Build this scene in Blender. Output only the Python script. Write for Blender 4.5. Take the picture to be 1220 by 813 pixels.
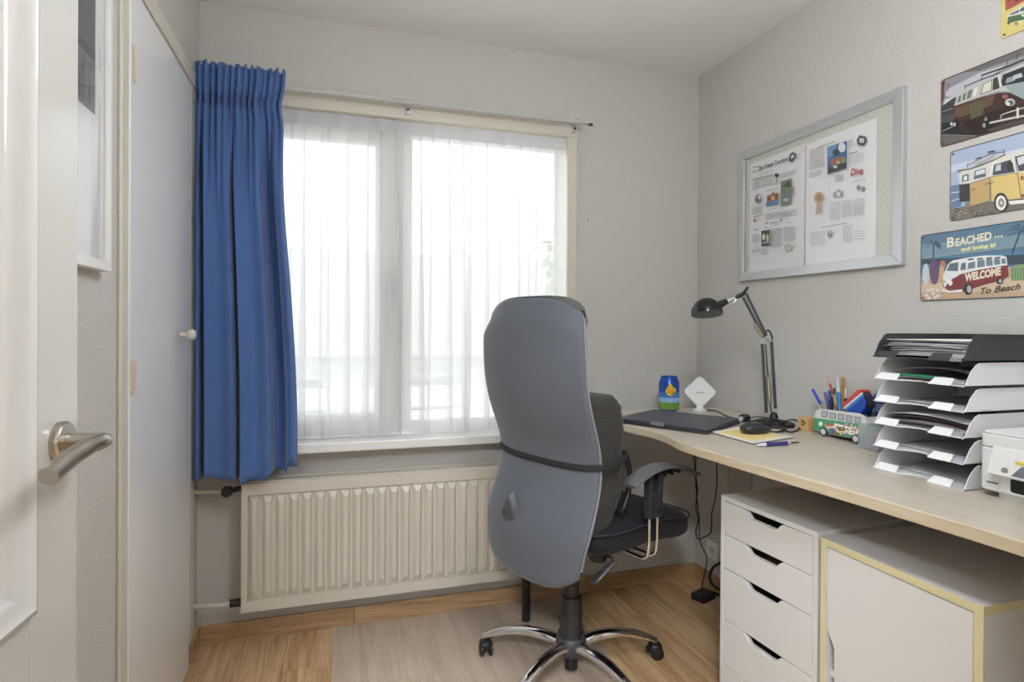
import bpy, bmesh, math, random
from mathutils import Vector, Matrix, Euler
random.seed(7)
R = math.radians
sc = bpy.context.scene
for o in list(bpy.data.objects): bpy.data.objects.remove(o)

# ------------------------------------------------------------------ camera
FPX, YAW, PIT, ROL, PCX, PCY, EYE = 699.0, R(17.02), R(-.29), R(.39), 610.0, 390.9, 1.27
_f = Vector((math.sin(YAW)*math.cos(PIT), math.cos(YAW)*math.cos(PIT), math.sin(PIT)))
_r = Vector((math.cos(YAW), -math.sin(YAW), 0)); _u = _r.cross(_f)
CR = math.cos(ROL)*_r + math.sin(ROL)*_u
CU = -math.sin(ROL)*_r + math.cos(ROL)*_u
CF = _f
CP = Vector((0, 0, EYE))
cam = bpy.data.cameras.new('camera'); camo = bpy.data.objects.new('camera', cam)
sc.collection.objects.link(camo)
cam.sensor_width = 36; cam.lens = FPX/1220*36
cam.shift_y = -(406.5-PCY)/1220; cam.clip_start = .03
m = Matrix((CR, CU, -CF)).transposed().to_4x4(); m.translation = CP
camo.matrix_world = m
sc.camera = camo

def ray(x, y): return CR*((x-PCX)/FPX) - CU*((y-PCY)/FPX) + CF
def onX(x, y, X): d = ray(x, y); return CP + d*((X-CP.x)/d.x)
def onY(x, y, Y): d = ray(x, y); return CP + d*((Y-CP.y)/d.y)
def onZ(x, y, Z): d = ray(x, y); return CP + d*((Z-CP.z)/d.z)
def at(x, y, dep): return CP + ray(x, y)*dep

# ------------------------------------------------------------------ light
RX, BY, LX, CZ, FY, DZ = 1.765, 2.566, -.505, 2.53, .13, .886     # room faces, desk height
SKY, LAMP_FILL, HALL_FILL, EXPO = 2.0, 35.0, 120.0, 0.3  # sky, strengths of the two added fill lamps, exposure
w = bpy.data.worlds.new('sky'); sc.world = w; w.use_nodes = True
bg = w.node_tree.nodes['Background']
bg.inputs[0].default_value = (.93, .97, 1, 1); bg.inputs[1].default_value = SKY
pl = bpy.data.lights.new('window_portal', 'AREA'); pl.shape = 'RECTANGLE'; pl.size = 1.6; pl.size_y = 1.4
pl.cycles.is_portal = True
plo = bpy.data.objects.new('window_portal', pl); sc.collection.objects.link(plo)
plo.location = (.3, 2.66, 1.47); plo.rotation_euler = (R(-90), 0, 0)
sc.view_settings.view_transform = 'Standard'; sc.view_settings.look = 'None'
sc.view_settings.exposure = EXPO; sc.view_settings.gamma = 1; sc.view_settings.use_curve_mapping = False

# ------------------------------------------------------------------ materials
def lin(h, g=1.0):
    h = h.lstrip('#'); out = []
    for i in (0, 2, 4):
        c = int(h[i:i+2], 16)/255
        c = c/12.92 if c <= .04045 else ((c+.055)/1.055)**2.4
        out.append(min(c*g, .92))
    return (*out, 1)
MC = {}
def mat(name, col, rough=.5, metal=0, bump=0, bscale=200, var=0, vscale=8, trans=0, sheen=0, coat=0, emit=0, spec=.5, stretch=None, alpha=1, bdist=.002):
    if name in MC: return MC[name]
    m = bpy.data.materials.new(name); m.use_nodes = True; MC[name] = m
    nt = m.node_tree; b = nt.nodes['Principled BSDF']; N = nt.nodes.new; L = nt.links.new
    c = lin(col) if isinstance(col, str) else col
    b.inputs['Base Color'].default_value = c
    b.inputs['Roughness'].default_value = rough; b.inputs['Metallic'].default_value = metal
    b.inputs['Specular IOR Level'].default_value = spec
    b.inputs['Transmission Weight'].default_value = trans
    b.inputs['Alpha'].default_value = alpha
    if sheen: b.inputs['Sheen Weight'].default_value = sheen; b.inputs['Sheen Roughness'].default_value = .4
    if coat: b.inputs['Coat Weight'].default_value = coat; b.inputs['Coat Roughness'].default_value = .1
    if emit: b.inputs['Emission Color'].default_value = c; b.inputs['Emission Strength'].default_value = emit
    if bump or var:
        tc = N('ShaderNodeTexCoord'); mp = N('ShaderNodeMapping'); L(tc.outputs['Object'], mp.inputs[0])
        if stretch: mp.inputs['Scale'].default_value = stretch
    if bump:
        n = N('ShaderNodeTexNoise'); n.inputs['Scale'].default_value = bscale; n.inputs['Detail'].default_value = 4
        L(mp.outputs[0], n.inputs['Vector'])
        bp = N('ShaderNodeBump'); bp.inputs['Strength'].default_value = bump; bp.inputs['Distance'].default_value = bdist
        L(n.outputs[0], bp.inputs['Height']); L(bp.outputs[0], b.inputs['Normal'])
    if var:
        n = N('ShaderNodeTexNoise'); n.inputs['Scale'].default_value = vscale; n.inputs['Detail'].default_value = 5
        L(mp.outputs[0], n.inputs['Vector'])
        mx = N('ShaderNodeMix'); mx.data_type = 'RGBA'
        mx.inputs[6].default_value = tuple(min(x*(1-var), 1) for x in c[:3])+(1,)
        mx.inputs[7].default_value = tuple(min(x*(1+var), 1) for x in c[:3])+(1,)
        L(n.outputs[0], mx.inputs[0]); L(mx.outputs[2], b.inputs['Base Color'])
    return m
def woodmat(name, c1, c2, rough=.45, axis='y', scale=3.0, per=True, strong=1.0, c3=None):
    """long grain, colour only, along the object's x or y axis; each piece shifts its own grain"""
    m = bpy.data.materials.new(name); m.use_nodes = True; MC[name] = m
    nt = m.node_tree; b = nt.nodes['Principled BSDF']; N = nt.nodes.new; L = nt.links.new
    tc = N('ShaderNodeTexCoord'); oi = N('ShaderNodeObjectInfo')
    ad = N('ShaderNodeVectorMath'); ad.operation = 'ADD'
    sc_ = N('ShaderNodeMath'); sc_.operation = 'MULTIPLY'; sc_.inputs[1].default_value = 37 if per else 0
    L(oi.outputs['Random'], sc_.inputs[0]); L(tc.outputs['Object'], ad.inputs[0]); L(sc_.outputs[0], ad.inputs[1])
    mp = N('ShaderNodeMapping'); L(ad.outputs[0], mp.inputs[0])
    mp.inputs['Scale'].default_value = {'y': (14, .9, 14), 'x': (.9, 14, 14), 'z': (14, 14, .9)}[axis]
    n = N('ShaderNodeTexNoise'); n.inputs['Scale'].default_value = scale; n.inputs['Detail'].default_value = 6; n.inputs['Distortion'].default_value = 1.2
    L(mp.outputs[0], n.inputs['Vector'])
    mp2 = N('ShaderNodeMapping'); L(ad.outputs[0], mp2.inputs[0])
    mp2.inputs['Scale'].default_value = {'y': (90, 3, 90), 'x': (3, 90, 90), 'z': (90, 90, 3)}[axis]
    n2 = N('ShaderNodeTexNoise'); n2.inputs['Scale'].default_value = 2.2; n2.inputs['Detail'].default_value = 3
    L(mp2.outputs[0], n2.inputs['Vector'])
    mixf = N('ShaderNodeMath'); mixf.operation = 'MULTIPLY_ADD'; mixf.inputs[1].default_value = .4; L(n2.outputs[0], mixf.inputs[0])
    h = N('ShaderNodeMath'); h.operation = 'MULTIPLY'; h.inputs[1].default_value = .6; L(n.outputs[0], h.inputs[0]); L(h.outputs[0], mixf.inputs[2])
    cr = N('ShaderNodeValToRGB'); e = cr.color_ramp.elements
    e[0].position = .5-.16/strong; e[1].position = .5+.16/strong; e[0].color = lin(c1); e[1].color = lin(c2)
    L(mixf.outputs[0], cr.inputs[0]); L(cr.outputs[0], b.inputs['Base Color'])
    b.inputs['Roughness'].default_value = rough
    bp = N('ShaderNodeBump'); bp.inputs['Strength'].default_value = .08; bp.inputs['Distance'].default_value = .001
    L(n2.outputs[0], bp.inputs['Height']); L(bp.outputs[0], b.inputs['Normal'])
    return m
def clearmat(name, tint, gloss=.08, rough=.02, fres=True):
    """thin clear sheet: lets light straight through and mirrors a little"""
    m = bpy.data.materials.new(name); m.use_nodes = True; MC[name] = m
    nt = m.node_tree; nt.nodes.clear(); N = nt.nodes.new; L = nt.links.new
    o = N('ShaderNodeOutputMaterial'); t = N('ShaderNodeBsdfTransparent'); g = N('ShaderNodeBsdfGlossy'); mx = N('ShaderNodeMixShader')
    t.inputs[0].default_value = (*tint, 1); g.inputs['Roughness'].default_value = rough
    fr = N('ShaderNodeFresnel'); fr.inputs[0].default_value = 1.45
    ge = N('ShaderNodeNewGeometry'); fm = N('ShaderNodeMath'); fm.operation = 'SUBTRACT'; fm.use_clamp = True
    L(fr.outputs[0], fm.inputs[0]); L(ge.outputs['Backfacing'], fm.inputs[1])       # only the outer face mirrors
    if fres: L(fm.outputs[0], mx.inputs[0])
    else: mx.inputs[0].default_value = gloss
    L(t.outputs[0], mx.inputs[1]); L(g.outputs[0], mx.inputs[2]); L(mx.outputs[0], o.inputs[0])
    return m
def veilmat(name, col, see, transl=.5, rough=.6, gloss=0, weave=0):
    """woven or milky sheet: part open, part diffusing light through, part reflecting it"""
    m = bpy.data.materials.new(name); m.use_nodes = True; MC[name] = m
    nt = m.node_tree; nt.nodes.clear(); N = nt.nodes.new; L = nt.links.new
    o = N('ShaderNodeOutputMaterial'); t = N('ShaderNodeBsdfTransparent'); d = N('ShaderNodeBsdfDiffuse'); tr = N('ShaderNodeBsdfTranslucent')
    c = lin(col); d.inputs[0].default_value = c; tr.inputs[0].default_value = c
    a = N('ShaderNodeMixShader'); a.inputs[0].default_value = transl; L(d.outputs[0], a.inputs[1]); L(tr.outputs[0], a.inputs[2])
    b = N('ShaderNodeMixShader'); b.inputs[0].default_value = see; L(a.outputs[0], b.inputs[1]); L(t.outputs[0], b.inputs[2])
    last = b
    if gloss:
        g = N('ShaderNodeBsdfGlossy'); g.inputs['Roughness'].default_value = rough
        x = N('ShaderNodeMixShader'); fr = N('ShaderNodeFresnel'); fr.inputs[0].default_value = 1.4
        ge = N('ShaderNodeNewGeometry'); fm = N('ShaderNodeMath'); fm.operation = 'SUBTRACT'; fm.use_clamp = True
        L(fr.outputs[0], fm.inputs[0]); L(ge.outputs['Backfacing'], fm.inputs[1])
        L(fm.outputs[0], x.inputs[0]); L(b.outputs[0], x.inputs[1]); L(g.outputs[0], x.inputs[2]); last = x
    L(last.outputs[0], o.inputs[0])
    return m

M = dict(
 wall=mat('wall_plaster', '#cdcac4', .9, bump=.8, bscale=170, bdist=.006),
 ceil=mat('ceiling_paint', '#ebebea', .95, bump=.2, bscale=120),
 white=mat('white_gloss_paint', '#ebeae8', .22, bump=.06, bscale=25),
 doorw=mat('door_gloss_paint', '#c9c7c2', .12, bump=.10, bscale=14),
 cream=mat('cream_paint', '#d4cec0', .35),
 winw=mat('window_white', '#e8e7e4', .3),
 rad=mat('radiator_enamel', '#cfc8ba', .35),
 steel=mat('brushed_steel', '#b9b2a8', .28, 1, bump=.05, bscale=300, stretch=(1, 1, .05)),
 chrome=mat('chrome', '#e6e6e8', .06, 1),
 alu=mat('aluminium', '#d3d4d6', .38, .75, bump=.08, bscale=200, stretch=(.05, .05, 1)),
 black=mat('black_plastic', '#1d1d1f', .4),
 blackg=mat('black_gloss', '#141416', .12),
 dgrey=mat('dark_grey_plastic', '#46474a', .4),
 lam=mat('white_laminate', '#e8e7e4', .35),
 lamedge=mat('cream_edging', '#e6dcae', .4),
 velour=mat('grey_velour', '#60656d', .85, sheen=.35, bump=.12, bscale=900, var=.10, vscale=7),
 cush=mat('charcoal_cloth', '#3a3835', .9, sheen=.1, bump=.5, bscale=60, stretch=(.4, .4, 2.2), bdist=.006),
 seatc=mat('navy_black_cloth', '#16151d', .85, sheen=.08, bump=.2, bscale=700),
 strap=mat('strap_webbing', '#2a2a2b', .75, bump=.3, bscale=600),
 curtain=mat('blue_curtain_cloth', '#4b6ba3', .85, sheen=.25, bump=.25, bscale=700, var=.14, vscale=220),
 paper=mat('white_paper', '#e6e6e6', .7),
 tray=mat('white_polystyrene', '#e9e9ea', .3),
 glass=clearmat('window_glass', (.97, .98, .98)),
 pglass=clearmat('picture_glass', (.98, .98, .98), rough=.03),
 acry=veilmat('clear_acrylic', '#dfe2e8', .72, .4, .05, 1),
 sheer=veilmat('sheer_net', '#f6f7fb', .34, .5),
 tape=veilmat('curtain_tape', '#dcdcde', .10, .35),
 mat=veilmat('milky_mat', '#f1ebe3', .74, .1, .16, 1),
 oak=woodmat('oak_laminate', '#b48b60', '#e2c297', .36, 'y', 1.3, strong=1.35),
 oakb=woodmat('oak_skirting', '#9a7a57', '#c4a37c', .45, 'x', 1.6, strong=1.3),
 maple=woodmat('maple_laminate', '#bcb09e', '#ccc3b4', .3, 'y', 1.6, False),
 maplee=woodmat('maple_edge', '#c6b595', '#d6c8ae', .4, 'y', 3.0, False),
)

# ------------------------------------------------------------------ mesh tools
class MB:
    def __init__(s): s.v = []; s.f = []; s.m = []
    def add(s, vs, fs, mi=0, M_=None):
        k = len(s.v)
        s.v += [tuple(M_ @ Vector(p)) if M_ else tuple(p) for p in vs]
        s.f += [tuple(i+k for i in f) for f in fs]; s.m += [mi]*len(fs)
        return s
    def box(s, x0, x1, y0, y1, z0, z1, mi=0, M_=None):
        vs = [(x, y, z) for z in (z0, z1) for y in (y0, y1) for x in (x0, x1)]
        return s.add(vs, [(0, 2, 3, 1), (4, 5, 7, 6), (0, 1, 5, 4), (2, 6, 7, 3), (0, 4, 6, 2), (1, 3, 7, 5)], mi, M_)
    def prism(s, pts, a, b, plane='xy', mi=0, M_=None):
        def P(p, h): return {'xy': (p[0], p[1], h), 'xz': (p[0], h, p[1]), 'yz': (h, p[0], p[1])}[plane]
        n = len(pts)
        vs = [P(p, a) for p in pts]+[P(p, b) for p in pts]
        fs = [tuple(range(n))[::-1], tuple(range(n, 2*n))]+[(i, (i+1) % n, n+(i+1) % n, n+i) for i in range(n)]
        return s.add(vs, fs, mi, M_)
    def tube(s, path, r, n=8, closed=False, flat=None, mi=0, up=None, M_=None):
        P = [Vector(p) for p in path]; k = len(P)
        rs = r if isinstance(r, (list, tuple)) else [r]*k
        vs = []; prev = Vector(up) if up else None
        for i in range(k):
            if closed: t = P[(i+1) % k]-P[i-1]
            else: t = P[min(i+1, k-1)]-P[max(i-1, 0)]
            t.normalize()
            if prev is None: prev = Vector((0, 0, 1)) if abs(t.z) < .9 else Vector((1, 0, 0))
            a = prev-t*prev.dot(t)
            if a.length < 1e-5: a = t.orthogonal()
            a.normalize(); b = t.cross(a)
            if not up: prev = a
            fx, fy = flat if flat else (1, 1)
            for j in range(n):
                th = 2*math.pi*(j+.5)/n
                vs.append(P[i]+a*(rs[i]*fx*math.cos(th))+b*(rs[i]*fy*math.sin(th)))
        fs = []
        for i in range(k if closed else k-1):
            for j in range(n):
                q = (i+1) % k
                fs.append((i*n+j, i*n+(j+1) % n, q*n+(j+1) % n, q*n+j))
        if not closed: fs += [tuple(range(n))[::-1], tuple(range((k-1)*n, k*n))]
        return s.add(vs, fs, mi, M_)
    def lathe(s, prof, c=(0, 0, 0), n=24, axis='z', mi=0, M_=None):
        vs = []; 
        for r_, h in prof:
            for j in range(n):
                th = 2*math.pi*j/n; a, b = r_*math.cos(th), r_*math.sin(th)
                p = {'z': (a, b, h), 'y': (a, h, -b), 'x': (h, a, b)}[axis]
                vs.append((p[0]+c[0], p[1]+c[1], p[2]+c[2]))
        fs = [(i*n+j, i*n+(j+1) % n, (i+1)*n+(j+1) % n, (i+1)*n+j) for i in range(len(prof)-1) for j in range(n)]
        if prof[0][0] > 1e-6: fs.append(tuple(range(n))[::-1])
        if prof[-1][0] > 1e-6: fs.append(tuple(range((len(prof)-1)*n, len(prof)*n)))
        return s.add(vs, fs, mi, M_)
    def grid(s, fn, nu, nv, mi=0, M_=None):
        vs = [fn(i/nu, j/nv) for j in range(nv+1) for i in range(nu+1)]
        fs = [(j*(nu+1)+i, j*(nu+1)+i+1, (j+1)*(nu+1)+i+1, (j+1)*(nu+1)+i) for j in range(nv) for i in range(nu)]
        return s.add(vs, fs, mi, M_)
    def blob(s, cx, cy, cz, rx, ry, rz, e=.35, n=24, k=14, fn=None, mi=0, M_=None):
        """rounded cushion shape (super-ellipsoid)"""
        def sg(x, p): return math.copysign(abs(x)**p, x)
        vs = []
        for i in range(k+1):
            la = -math.pi/2+math.pi*i/k
            for j in range(n):
                lo = 2*math.pi*j/n
                p = (cx+rx*sg(math.cos(la), e)*sg(math.cos(lo), e), cy+ry*sg(math.cos(la), e)*sg(math.sin(lo), e), cz+rz*sg(math.sin(la), .8 if e < 1 else 1))
                vs.append(fn(*p) if fn else p)
        fs = [(i*n+j, i*n+(j+1) % n, (i+1)*n+(j+1) % n, (i+1)*n+j) for i in range(k) for j in range(n)]
        return s.add(vs, fs, mi, M_)
    def build(s, name, mt, parent=None, smooth=40, bevel=0, seg=2, solid=0, sub=0, weld=True, loc=None, rot=None):
        me = bpy.data.meshes.new(name); me.from_pydata(s.v, [], s.f)
        for x in (mt if isinstance(mt, (list, tuple)) else [mt]): me.materials.append(M[x] if isinstance(x, str) else x)
        me.polygons.foreach_set('material_index', s.m)
        if weld:
            bm = bmesh.new(); bm.from_mesh(me)
            bmesh.ops.remove_doubles(bm, verts=bm.verts, dist=1e-6)
            bmesh.ops.recalc_face_normals(bm, faces=bm.faces); bm.to_mesh(me); bm.free()
        me.update()
        if smooth:
            me.polygons.foreach_set('use_smooth', [True]*len(me.polygons)); me.set_sharp_from_angle(angle=R(smooth))
        o = bpy.data.objects.new(name, me); sc.collection.objects.link(o)
        if parent: o.parent = parent
        if loc: o.location = loc
        if rot: o.rotation_euler = rot
        if solid: d = o.modifiers.new('solid', 'SOLIDIFY'); d.thickness = solid; d.offset = 0
        if bevel: d = o.modifiers.new('bevel', 'BEVEL'); d.width = bevel; d.segments = seg; d.limit_method = 'ANGLE'; d.angle_limit = R(35)
        if sub: d = o.modifiers.new('sub', 'SUBSURF'); d.levels = sub; d.render_levels = sub
        return o
def thing(name, label, cat, loc=(0, 0, 0), rz=0, group=None):
    o = bpy.data.objects.new(name, None); sc.collection.objects.link(o); o.empty_display_size = .05
    o.location = loc; o.rotation_euler = (0, 0, rz)
    return tag(o, label, cat, group)
def tag(o, label, cat, group=None):
    o['label'] = label; o['category'] = cat
    if group: o['group'] = group
    return o
def struct(o): o['kind'] = 'structure'; return o
def setting(name):
    o = bpy.data.objects.new(name, None); sc.collection.objects.link(o); return struct(o)
def bez(pts, n=8):
    """smooth path through points (Catmull-Rom)"""
    P = [Vector(p) for p in pts]; out = []
    for i in range(len(P)-1):
        a, b, c, d = P[max(i-1, 0)], P[i], P[i+1], P[min(i+2, len(P)-1)]
        for k in range(n):
            t = k/n
            out.append(.5*((2*b)+(c-a)*t+(2*a-5*b+4*c-d)*t*t+(3*b-a-3*c+d)*t**3))
    out.append(P[-1]); return out
def rrect(x0, x1, y0, y1, r, n=4):
    out = []
    for cx, cy, a in ((x1-r, y1-r, 0), (x0+r, y1-r, 90), (x0+r, y0+r, 180), (x1-r, y0+r, 270)):
        for k in range(n+1):
            t = R(a+90*k/n); out.append((cx+r*math.cos(t), cy+r*math.sin(t)))
    return out
def sstep(a, b, x): t = max(0, min(1, (x-a)/(b-a))); return t*t*(3-2*t)

# flat print, as thin inked shapes lying on a sheet
class Art:
    def __init__(s, gain=1.05): s.mb = MB(); s.cols = []; s.k = 0; s.g = gain
    def ci(s, c):
        if c not in s.cols: s.cols.append(c)
        return s.cols.index(c)
    def poly(s, c, pts):
        s.k += 1; z = -.00002*s.k
        s.mb.add([(p[0], z, p[1]) for p in pts], [tuple(range(len(pts)))], s.ci(c))
    def rect(s, c, x0, x1, z0, z1): s.poly(c, [(x0, z0), (x1, z0), (x1, z1), (x0, z1)])
    def ell(s, c, x, z, rx, rz, n=20): s.poly(c, [(x+rx*math.cos(6.2832*i/n), z+rz*math.sin(6.2832*i/n)) for i in range(n)])
    def line(s, c, pts, wd):
        s.k += 1; y = -.00002*s.k
        for a, b in zip(pts[:-1], pts[1:]):
            d = Vector((b[0]-a[0], b[1]-a[1])); 
            if d.length < 1e-9: continue
            n = Vector((-d.y, d.x)).normalized()*wd/2
            s.mb.add([(a[0]+n.x, y, a[1]+n.y), (a[0]-n.x, y, a[1]-n.y), (b[0]-n.x, y, b[1]-n.y), (b[0]+n.x, y, b[1]+n.y)], [(0, 1, 2, 3)], s.ci(c))
    def text(s, c, txt, x, z, size, width=None, shear=0, bold=0, slope=0):
        s.k += 1; y = -.00002*s.k
        cu = bpy.data.curves.new('t', 'FONT'); cu.body = txt; cu.size = size; cu.shear = shear; cu.offset = bold; cu.resolution_u = 3
        ob = bpy.data.objects.new('t', cu); sc.collection.objects.link(ob)
        bpy.context.view_layer.update()
        me = bpy.data.meshes.new_from_object(ob.evaluated_get(bpy.context.evaluated_depsgraph_get()))
        xs = [v.co.x for v in me.vertices]; w0 = max(xs)-min(xs); f = width/w0 if width else 1
        s.mb.add([(x+(v.co.x-min(xs))*f, y, z+v.co.y+slope*(v.co.x-min(xs))*f) for v in me.vertices], [tuple(p.vertices) for p in me.polygons], s.ci(c))
        bpy.data.objects.remove(ob); bpy.data.curves.remove(cu); bpy.data.meshes.remove(me)
    def build(s, name, parent, rough=.35, y=0):
        ms = []
        for c in s.cols:
            q = lin(c, s.g); g_ = .3*q[0]+.6*q[1]+.1*q[2]
            ms.append(mat('ink_'+c.strip('#')+f'_{rough}', tuple(x*.66+g_*.34 for x in q[:3])+(1,), rough))
        return s.mb.build(name, ms, parent, smooth=0, weld=False, loc=(0, y, 0))
class WallArt(Art):
    """traces shapes given as pixels of a crop of the photograph onto a flat sign hanging on the right wall"""
    def __init__(s, ox, oy, k, yc, zc, X, clip, gain=1.05):
        super().__init__(gain); s.o = (ox, oy, k, yc, zc, X); s.clip = clip
    def p(s, q):
        ox, oy, k, yc, zc, X = s.o; P = onX(ox+q[0]/k, oy+q[1]/k, X); a, b = yc-P.y, P.z-zc
        x0, x1, z0, z1 = s.clip
        return (max(x0, min(x1, a)), max(z0, min(z1, b)))
    def pp(s, c, *pts): s.poly(c, [s.p(q) for q in pts])
    def pl(s, c, wd, *pts): s.line(c, [s.p(q) for q in pts], wd)
    def pe(s, c, x, y, rx, ry, n=18): s.poly(c, [s.p((x+rx*math.cos(6.2832*i/n), y+ry*math.sin(6.2832*i/n))) for i in range(n)])
    def pt(s, c, txt, a, b, size, shear=0, bold=0):
        A, B = s.p(a), s.p(b); s.text(c, txt, A[0], A[1], size, B[0]-A[0], shear, bold, (B[1]-A[1])/max(B[0]-A[0], 1e-6))

#==PART2==
# ------------------------------------------------------------------ the room
fl = struct(MB().box(LX-.1, RX+.1, -1.7, BY+.1, -.12, -.012).build('floor', mat('underlay', '#6d5338', .9), smooth=0))
pk = None
for i in range(13):
    x0 = LX-.05+i*.192
    for j, (a, b) in enumerate(((-1.7, -.55), (-.55, .65), (.65, 1.85), (1.85, 3.05))):
        sh = (i*.43 % 1.0)*1.2-.6
        a2, b2 = max(-1.7, a+sh), (BY if j == 3 else min(BY, b+sh))
        if j == 0: a2 = -1.7
        if b2 <= a2: continue
        o = MB().box(-.0955, .0955, -(b2-a2)/2+.0006, (b2-a2)/2-.0006, -.012, 0).build('plank', 'oak', fl, smooth=0, bevel=.0008, seg=1)
        o.location = (x0+.096, (a2+b2)/2, 0)
wb = MB()
WX0, WX1, WZ0, WZ1 = -.47, 1.06, .765, 2.17
wb.box(LX-.1, WX0, BY, BY+.2, 0, CZ).box(WX1, RX+.1, BY, BY+.2, 0, CZ).box(WX0, WX1, BY, BY+.2, 0, WZ0).box(WX0, WX1, BY, BY+.2, WZ1, CZ)
wall_back = struct(wb.build('wall_back', 'wall', smooth=0))
struct(MB().box(RX, RX+.1, -1.7, BY, 0, CZ).build('wall_right', 'wall', smooth=0))
struct(MB().box(LX-.1, LX, FY, BY, 0, CZ).build('wall_left', 'wall', smooth=0))
struct(MB().box(LX-.1, RX+.1, -1.7, BY+.2, CZ, CZ+.1).build('ceiling', 'ceil', smooth=0))
# the wall with the doorway the picture is taken from, and the landing behind it
DX0, DX1, DHT = -.46, .44, 2.06
struct(MB().box(LX-.1, DX0, .03, FY, 0, CZ).box(DX1, RX, .03, FY, 0, CZ).box(DX0, DX1, .03, FY, DHT, CZ).build('wall_front', 'wall', smooth=0))
struct(MB().box(-1.5, LX-.1, .03, .13, 0, CZ).build('wall_landing_back', 'wall', smooth=0))
struct(MB().box(-1.5, RX+.1, -1.8, -1.7, 0, CZ).build('wall_landing', 'wall', smooth=0))
struct(MB().box(-1.6, -1.5, -1.8, .03, 0, CZ).build('wall_landing_side', 'wall', smooth=0))
struct(MB().box(-1.5, LX-.1, -1.7, .03, -.012, 0).build('floor_landing', 'oak', smooth=0))
struct(MB().box(-1.5, LX-.1, -1.7, .03, CZ, CZ+.1).build('ceiling_landing', 'ceil', smooth=0))
tr = setting('trim_3')
for a in ((DX0-.05, DX0, FY, FY+.015, 0, DHT+.05), (DX1, DX1+.05, FY, FY+.015, 0, DHT+.05), (DX0, DX1, FY, FY+.015, DHT, DHT+.05)):
    MB().box(*a).build('casing', 'cream', tr, smooth=0, bevel=.003)
# skirting
bb = setting('baseboard_back')
jx = onY(422, 725, BY-.015).x
for a, b in ((LX, jx-.0008), (jx+.0008, RX)):
    o = MB().box(-(b-a)/2, (b-a)/2, -.015, 0, 0, .075).build('board', 'oakb', bb, smooth=0, bevel=.002)
    o.location = ((a+b)/2, BY, 0)
br = setting('baseboard_right')
o = MB().box(-1.2, 1.2, -.015, 0, 0, .075).build('board', 'oakb', br, smooth=0, bevel=.002, loc=(RX, 1.35, 0), rot=(0, 0, R(-90)))
bl = setting('baseboard_left')
MB().box(-.06, .06, -.016, 0, 0, .085).build('board', 'oakb', bl, smooth=0, bevel=.002, loc=(LX+.001, 2.49, 0), rot=(0, 0, R(90)))

# added out-of-view fill lamps: a pendant in the room, a ceiling fixture on the landing
def fill_ceiling_lamp(x, y, s, label):
    t = thing('fill_ceiling_lamp', label, 'lamp', (x, y, CZ))
    MB().lathe([(.001, 0), (.24, 0), (.245, -.01), (.245, -.03), (.235, -.032)], n=32).build('rim', 'winw', t)
    MB().lathe([(.232, -.03), (.225, -.06), (.19, -.085), (.11, -.1), (.001, -.104)], n=32).build('diffuser', mat(f'opal_glass_{s}', (.90, .94, 1, 1), .4, emit=s), t)
pl_ = thing('fill_pendant_lamp', 'white opal globe pendant lamp hanging in the front of the room', 'lamp', (.62, .62, CZ))  # added to brighten the room, kept above the view
MB().lathe([(.001, 0), (.05, 0), (.045, -.03), (.001, -.035)], n=24).build('canopy', 'winw', pl_)
MB().tube([(0, 0, -.03), (0, 0, -.28)], .003, 8).build('cord', 'winw', pl_)
MB().lathe([(.001, -.26), (.03, -.27), (.03, -.30)], n=20).build('lamp_cap', 'winw', pl_)
MB().blob(0, 0, -.43, .14, .14, .14, 1, 28, 18).build('globe', mat('opal_globe', (.90, .94, 1, 1), .4, emit=LAMP_FILL), pl_, smooth=180)
fill_ceiling_lamp(-.58, -.95, HALL_FILL, 'round opal ceiling lamp on the landing behind the doorway')  # added fill, brightens drawers and floor through the doorway

# ------------------------------------------------------------------ window
win = setting('window_1')
def wpart(name, mt, *b, bevel=.004): return MB().box(*b).build(name, mt, win, smooth=0, bevel=bevel)
wpart('frame_head', 'cream', WX0, 1.092, 2.538, 2.64, 2.148, 2.212)
wpart('frame_post', 'cream', 1.044, 1.092, 2.542, 2.64, .79, 2.148)
wpart('frame_post', 'cream', WX0, -.44, 2.542, 2.64, .79, 2.148)
wpart('mullion', 'winw', .252, .332, 2.585, 2.66, .80, 2.148)
wpart('frame_bottom', 'winw', .332, 1.044, 2.60, 2.66, .79, .838)
wpart('frame_top', 'winw', .332, 1.044, 2.60, 2.66, 2.098, 2.148)
wpart('frame_bottom', 'winw', -.44, .252, 2.61, 2.66, .79, .81)
wpart('glazing_bead', 'winw', .332, 1.044, 2.592, 2.60, .838, .85, bevel=.002)
sash = MB()
sash.box(-.436, -.36, 2.59, 2.64, .812, 2.144).box(.176, .248, 2.59, 2.64, .812, 2.144).box(-.36, .176, 2.59, 2.64, .812, .888).box(-.36, .176, 2.59, 2.64, 2.045, 2.144)
so = sash.build('sash', 'winw', win, smooth=0, bevel=.003)
MB().box(-.36, .176, 2.614, 2.618, .888, 2.045).build('pane', 'glass', so, smooth=0)
MB().box(.332, 1.044, 2.622, 2.626, .838, 2.098).build('pane', 'glass', win, smooth=0)
hz = onY(466, 338, 2.58).z
hd = MB().box(.222, .24, 2.578, 2.59, hz-.045, hz+.045).build('handle', 'alu', so, smooth=0, bevel=.003)
MB().tube(bez([(.231, 2.578, hz+.02), (.231, 2.556, hz+.02), (.231, 2.55, hz-.01), (.231, 2.55, hz-.1)], 5), .008, 10).build('lever', 'alu', hd)
MB().box(WX0+.001, 1.085, 2.462, 2.60, .752, .79).build('window_sill', 'winw', win, smooth=0, bevel=.005)

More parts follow.
